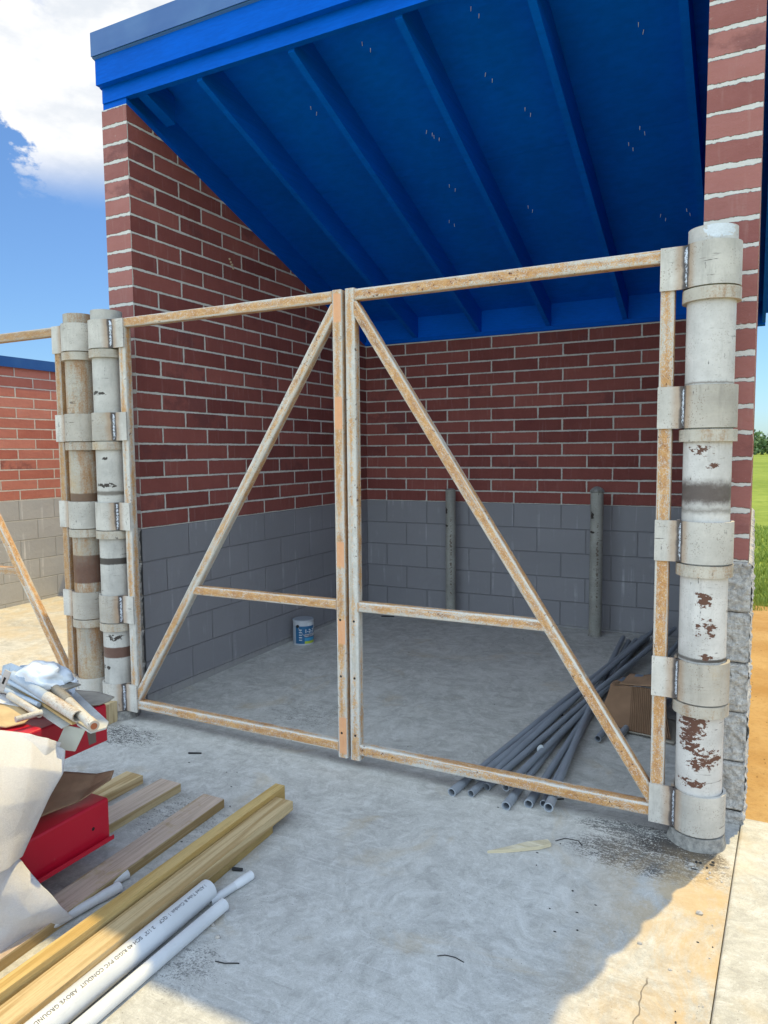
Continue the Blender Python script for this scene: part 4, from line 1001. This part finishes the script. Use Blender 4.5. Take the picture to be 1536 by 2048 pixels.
tag(build('cardboard_sheet', MB().grid(cloth(CY, 6, .004, 6, 1), uvs=.02), card_y, solid=.004, at=(.9, -1.58, .55)), 'sunlit tan cardboard under the short rod at the left edge', 'cardboard')
PW = [[(.55,-1.46,.568),(.80,-1.455,.572),(.93,-1.488,.566)],[(.62,-1.56,.566),(.82,-1.53,.570),(.945,-1.515,.565)]]
tag(build('paper_sheet', MB().grid(cloth(PW, 6, .004, 6, 4), uvs=.02), foam, solid=.001, at=(.75, -1.5, .56)), 'white paper sheet beside the tan cardboard at the left edge', 'paper')

# ------------------------------------------------------------ junk on the stack
def slab_poly(pts, th, mat, name, label, cat, at, group=None):
    mb = MB(); n = len(pts); v = [Vector(p) for p in pts]; nr = (v[1]-v[0]).cross(v[2]-v[0]).normalized()
    if nr.z < 0: nr = -nr
    acc = 0
    mb.poly(v, [(p.x, p.y) for p in v]); mb.poly([p-nr*th for p in v][::-1], [(p.x, p.y) for p in v][::-1])
    for i in range(n): j = (i+1) % n; mb.poly([v[j], v[i], v[i]-nr*th, v[j]-nr*th], [(0, 0), (.1, 0), (.1, .01), (0, .01)])
    return tag(build(name, mb, mat, at=at, bevel=.0008), label, cat, group)
slab_poly([(.765,-1.257,.560),(.800,-1.222,.560),(1.320,-1.462,.555),(1.349,-1.500,.553),(1.331,-1.548,.552),(1.235,-1.520,.554)], .006, metal_w, 'metal_strip', 'broad tapering white metal strip sticking out to the right of the junk', 'metal strip', (1.05, -1.4, .55))
# folded angle trim with its end plate turned down
t = thing('metal_trim', (1.15, -1.5, .5), 'long white metal trim with a pale plate turned down at its end', 'metal trim')
mb = MB()
def quadbox(mb, a, b, w, th, side):      # flat bar from a to b
    a, b = Vector(a), Vector(b); s2 = Vector(side).normalized()*w; up = (b-a).cross(s2).normalized()*th
    P = [a, b, b+s2, a+s2]; Q = [p-up if up.z > 0 else p+up for p in P]
    mb.poly(P, [(0, 0), ((b-a).length, 0), ((b-a).length, w), (0, w)]); mb.poly(Q[::-1], [(0, 0), (0, w), ((b-a).length, w), ((b-a).length, 0)][::-1])
    for i in range(4): j = (i+1) % 4; mb.poly([P[j], P[i], Q[i], Q[j]], [((b-a).length*.5, 0), (0, 0), (0, .01), (.1, .01)])
quadbox(mb, (.700, -1.468, .617), (1.190, -1.545, .541), .075, .004, (-.02, 1, .05)); build('strip', mb, metal_w, t)
mb = MB(); pts = [(1.176, -1.522, .538), (1.250, -1.500, .530), (1.203, -1.508, .447), (1.128, -1.530, .450)]; v = [Vector(p) for p in pts]; nr = (v[1]-v[0]).cross(v[3]-v[0]).normalized()
mb.poly(v); mb.poly([p+nr*.004 for p in v][::-1])
for i in range(4): j = (i+1) % 4; mb.poly([v[i], v[j], v[j]+nr*.004, v[i]+nr*.004])
build('end_plate', mb, plastic('pale_sage_plate', (.48, .51, .47), .5, .05), t)
mb = MB(); quadbox(mb, (.800, -1.450, .614), (1.225, -1.532, .560), .030, .009, (0, 1, 0)); quadbox(mb, (.86, -1.425, .612), (1.262, -1.500, .566), .020, .006, (0, 1, 0))
tag(build('wood_strip', mb, wood_mat('raw_wood_strip', (.52, .35, .15), (.66, .50, .27), 0, knots=0), at=(1.0, -1.47, .58)), 'thin orange wooden strip lying along the white trim', 'wood strip')
def jpipe(label, pts, r, mats, bore=True, name='old_pipe', group='old pipes in the junk on the red beams'):
    t = thing(name, pts[0], label, 'pipe', group)
    for i, (a, b) in enumerate(zip(pts, pts[1:])): build('pipe_length' if i else 'pipe', MB().cyl(a, b, r[i], n=22, bore=r[i]*.8 if bore else None), mats[i], t)
    return t
jpipe('white painted pipe with an open dark end, left of the capped one', [(.800,-1.440,.640), (1.06,-1.497,.612), (1.268,-1.543,.592)], [.0175, .020], [metal_b, pipe_j])
t = jpipe('dark stained pipe turning white towards its rusty capped end', [(.925,-1.392,.622), (1.150,-1.480,.605), (1.352,-1.556,.582)], [.018, .0165], [pipe_k, pipe_j], False)
build('end_cap', MB().cyl((1.322, -1.5446, .5855), (1.362, -1.560, .581), .0185, n=22), pipe_j, t); build('rusty_core', MB().cyl((1.362, -1.560, .581), (1.3635, -1.5606, .5809), .011, n=14), M('core_rust', .8).color((.33, .10, .04)), t)
jpipe('short pale rod pointing left over the tan cardboard', [(1.070,-1.628,.578), (1.092,-1.545,.579)], [.0105], [pipe_j], False, 'short_rod')
jpipe('grey pipe stub beneath the wooden strip', [(.860,-1.500,.590), (1.085,-1.548,.572)], [.0125], [pipe_j], False)
jpipe('thin grey rod lowest on the left of the junk', [(.62,-1.460,.612), (1.03,-1.508,.584)], [.009], [metal_b], False, 'thin_rod')
jpipe('thin grey rod between the white pipe and the trim', [(.70,-1.440,.628), (1.13,-1.510,.590)], [.008], [metal_b], False, 'thin_rod')
slab_poly([(.600,-1.34,.625),(.735,-1.40,.668),(.838,-1.417,.664),(.815,-1.44,.615),(.70,-1.42,.60)], .002, metal_b, 'sheet_metal_scrap', 'blue grey sheet scrap standing at the left of the plastic bag', 'metal scrap', (.73, -1.4, .62))
slab_poly([(.765,-1.315,.645),(.80,-1.258,.644),(.848,-1.292,.62),(.812,-1.340,.60)], .002, metal_b, 'sheet_metal_scrap', 'blue grey sheet scrap showing behind the plastic bag', 'metal scrap', (.8, -1.3, .62))
slab_poly([(.74,-1.365,.650),(.785,-1.350,.655),(.82,-1.38,.64),(.77,-1.41,.62)], .002, metal_b, 'sheet_metal_scrap', 'small blue grey sheet scrap between the other two scraps', 'metal scrap', (.77, -1.38, .63))
# slotted bracket
mb = MB(); mb.box((-.012, -.002, -.04), (.012, .002, .04)); m_ = Matrix.Translation((.905, -1.548, .665)) @ Matrix.Rotation(.35, 4, 'Z') @ Matrix.Rotation(.45, 4, 'Y'); mb.v = [tuple(m_ @ Vector(p)) for p in mb.v]
br = tag(build('slotted_bracket', mb, metal_w, at=(.905, -1.548, .66), bevel=.001), 'small upright slotted bracket at the upper left of the junk', 'bracket')
mb = MB(); mb.box((-.004, -.0026, -.012), (.004, .0026, .014)); mb.v = [tuple(m_ @ Vector(p)) for p in mb.v]; build('slot', mb, hole_m, br)
# bag
def blob(c, rad, amp, sc, seed, nu=34, nv=22):
    rows = []
    for j in range(nv+1):
        ph = math.pi*j/nv; row = []
        for i in range(nu+1):
            th = 2*math.pi*i/nu; d = Vector((math.sin(ph)*math.cos(th), math.sin(ph)*math.sin(th), math.cos(ph)))
            n_ = fbm(d*1.0+Vector((seed, 0, 0)), sc); rg = abs(fbm(d+Vector((0, seed, 3)), sc*1.4))
            row.append(Vector(c)+Vector((d.x*rad[0], d.y*rad[1], max(d.z, -.55)*rad[2]))*(1+amp*n_-amp*.9*rg))
        rows.append(row)
    return rows
mb = MB(); mb.grid(blob((.925, -1.405, .645), (.115, .075, .052), .22, 1.2, 4), smooth=True)
tag(build('plastic_bag', mb, bag_m, at=(.92, -1.40, .6)), 'crumpled white plastic bag at the top of the junk', 'plastic bag')
mb = MB(); mb.grid(cloth([[(.86,-1.30,.59),(.86,-1.255,.60),(.845,-1.225,.585)],[(.93,-1.31,.575),(.925,-1.265,.59),(.915,-1.245,.57)],[(.985,-1.33,.56),(.965,-1.29,.57),(.955,-1.27,.555)]], 7, .016, 14, 4), smooth=False)
tag(build('plastic_scrap', mb, bag_m, solid=.001, at=(.9, -1.28, .57)), 'ragged white plastic scrap right of the crumpled bag', 'plastic scrap')
tag(build('metal_plate', MB().box((.985, -1.445, .622), (1.085, -1.375, .628)), pipe_k, at=(1.03, -1.41, .62), bevel=.001), 'small dark flat plate across the upper end of the dark pipe', 'metal plate')

# ------------------------------------------------------------ litter on the slab
def chunk(p, s, seed, flat=.5, n=9):
    G = random.Random(seed); mb = MB(); bm_ = []
    th0 = G.uniform(0, 6.28)
    for ring, (zz_, rr) in enumerate(((0, .8), (.5, 1.0), (1.0, .55))):
        bm_.append([(p[0]+math.cos(th0+2*math.pi*i/n)*s[0]*rr*G.uniform(.7, 1.2), p[1]+math.sin(th0+2*math.pi*i/n)*s[1]*rr*G.uniform(.7, 1.2), p[2]+s[2]*zz_*G.uniform(.85, 1.1)) for i in range(n)])
    for a, b in zip(bm_, bm_[1:]):
        for i in range(n): j = (i+1) % n; mb.poly([a[i], a[j], b[j], b[i]])
    mb.poly(bm_[-1]); return mb
pts = [(0,0,0),(.09,.01,.0),(.165,.048,0),(.228,.115,.002),(.205,.16,.003),(.15,.105,.004),(.08,.055,.002)]
sp = slab_poly([(2.389+a, -.655+b, FZ+.013+c) for a, b, c in ((0, 0, -.004), (.085, .048, .0), (.172, .110, .001), (.205, .150, .001), (.187, .172, .002), (.120, .118, .003), (.05, .045, -.001))], .012, splm, 'wood_splinter', 'pale wooden splinter on the slab in front of the gate', 'splinter', (2.48, -.58, FZ))
for i, (x, y, dx, dy, r, lb_) in enumerate(((.766, -.442, .03, .014, .005, 'short black stick on the slab before the left gate leaf'), (1.615, -1.169, .018, .006, .007, 'small black lump past the thin conduit end'),
        (.345, 2.56, .055, .02, .006, 'short black rod on the shed floor near the back wall'), (2.30, .85, .02, .01, .006, 'black bit beside the conduit bundle'), (2.53, -.12, .02, .012, .004, 'dark splinter just inside the right gate leaf'))):
    tag(build('charred_stick', MB().cyl((x-dx, y-dy, fz(y)+r), (x+dx, y+dy, fz(y)+r), r, r*.8, n=8), black_m, at=(x, y, fz(y))), lb_, 'stick')
def wire(name, pts, r, label, mat=black_m):
    mb = MB()
    for a, b in zip(pts, pts[1:]): mb.cyl(a, b, r, n=6)
    return tag(build(name, mb, mat, at=pts[0]), label, 'wire')
wire('wire_bit', [(2.440, -1.259, FZ+.002), (2.46, -1.246, FZ+.003), (2.49, -1.242, FZ+.003), (2.521, -1.249, FZ+.002)], .0014, 'thin dark curl of wire alone on the open slab')
wire('wire_bit', [(2.60, -.46, FZ+.002), (2.63, -.425, FZ+.003), (2.68, -.42, FZ+.002), (2.70, -.45, FZ+.002)], .0016, 'curved dark wire scrap near the burnt stain')
wire('wire_bit', [(1.855, -1.575, FZ+.002), (1.885, -1.572, FZ+.004), (1.925, -1.55, FZ+.002)], .0018, 'dark shaving beside the plain white conduit')
for i, (x, y, s, lb_) in enumerate(((3.128, -.691, .012, 'pale pebble near the walk joint in the sun'), (3.07, -1.009, .006, 'tiny pebble on the sunlit slab'), (1.737, -1.447, .008, 'small pebble by the end of the plain white conduit'), (1.79, -1.487, .009, 'second pebble right of the plain white conduit'),
        (2.975, -.93, .008, 'pebble on the shadow edge'))):
    tag(build('pebble', chunk((x, y, FZ), (s, s*.8, s*.8), i), stone_m, at=(x, y, FZ)), lb_, 'pebble')
G = random.Random(9)
for i in range(16):      # broken concrete and scale between the post and the joint
    x, y = 3.10+G.uniform(-.02, .10), -.345-G.uniform(0, .14)
    tag(build('concrete_crumb', chunk((x, y, FZ), (G.uniform(.004, .013), G.uniform(.003, .009), G.uniform(.002, .007)), i+40), stone_m if i % 3 else black_m, at=(x, y, FZ)), 'broken crumb beside the foot of the big scraped gate post', 'crumb', 'crumbs by the gate post foot')
for i in range(34):
    if i < 9: x, y = G.uniform(2.55, 2.86), G.uniform(-1.0, -.45)
    elif i < 24: x, y = G.uniform(.7, 1.35), G.uniform(-1.15, -.5)
    else: x, y = G.uniform(.3, 2.6), G.uniform(-.4, 2.4)
    tag(build('debris_chip', chunk((x, y, fz(y)), (G.uniform(.002, .007), G.uniform(.002, .005), .002), i+90, n=6), black_m, at=(x, y, fz(y))), 'tiny dark chip scattered on the concrete slab', 'chip', 'dark chips on the slab')
for i in range(22):
    y = -G.uniform(.6, 1.9); x = edge_x(y)-G.uniform(.004, .09)
    tag(build('debris_chip', chunk((x, y, FZ), (G.uniform(.002, .006), G.uniform(.002, .006), .003), i+190, n=6), black_m if i % 2 else stone_m, at=(x, y, FZ)), 'tiny chip of grit along the walk joint', 'chip', 'grit along the walk joint')
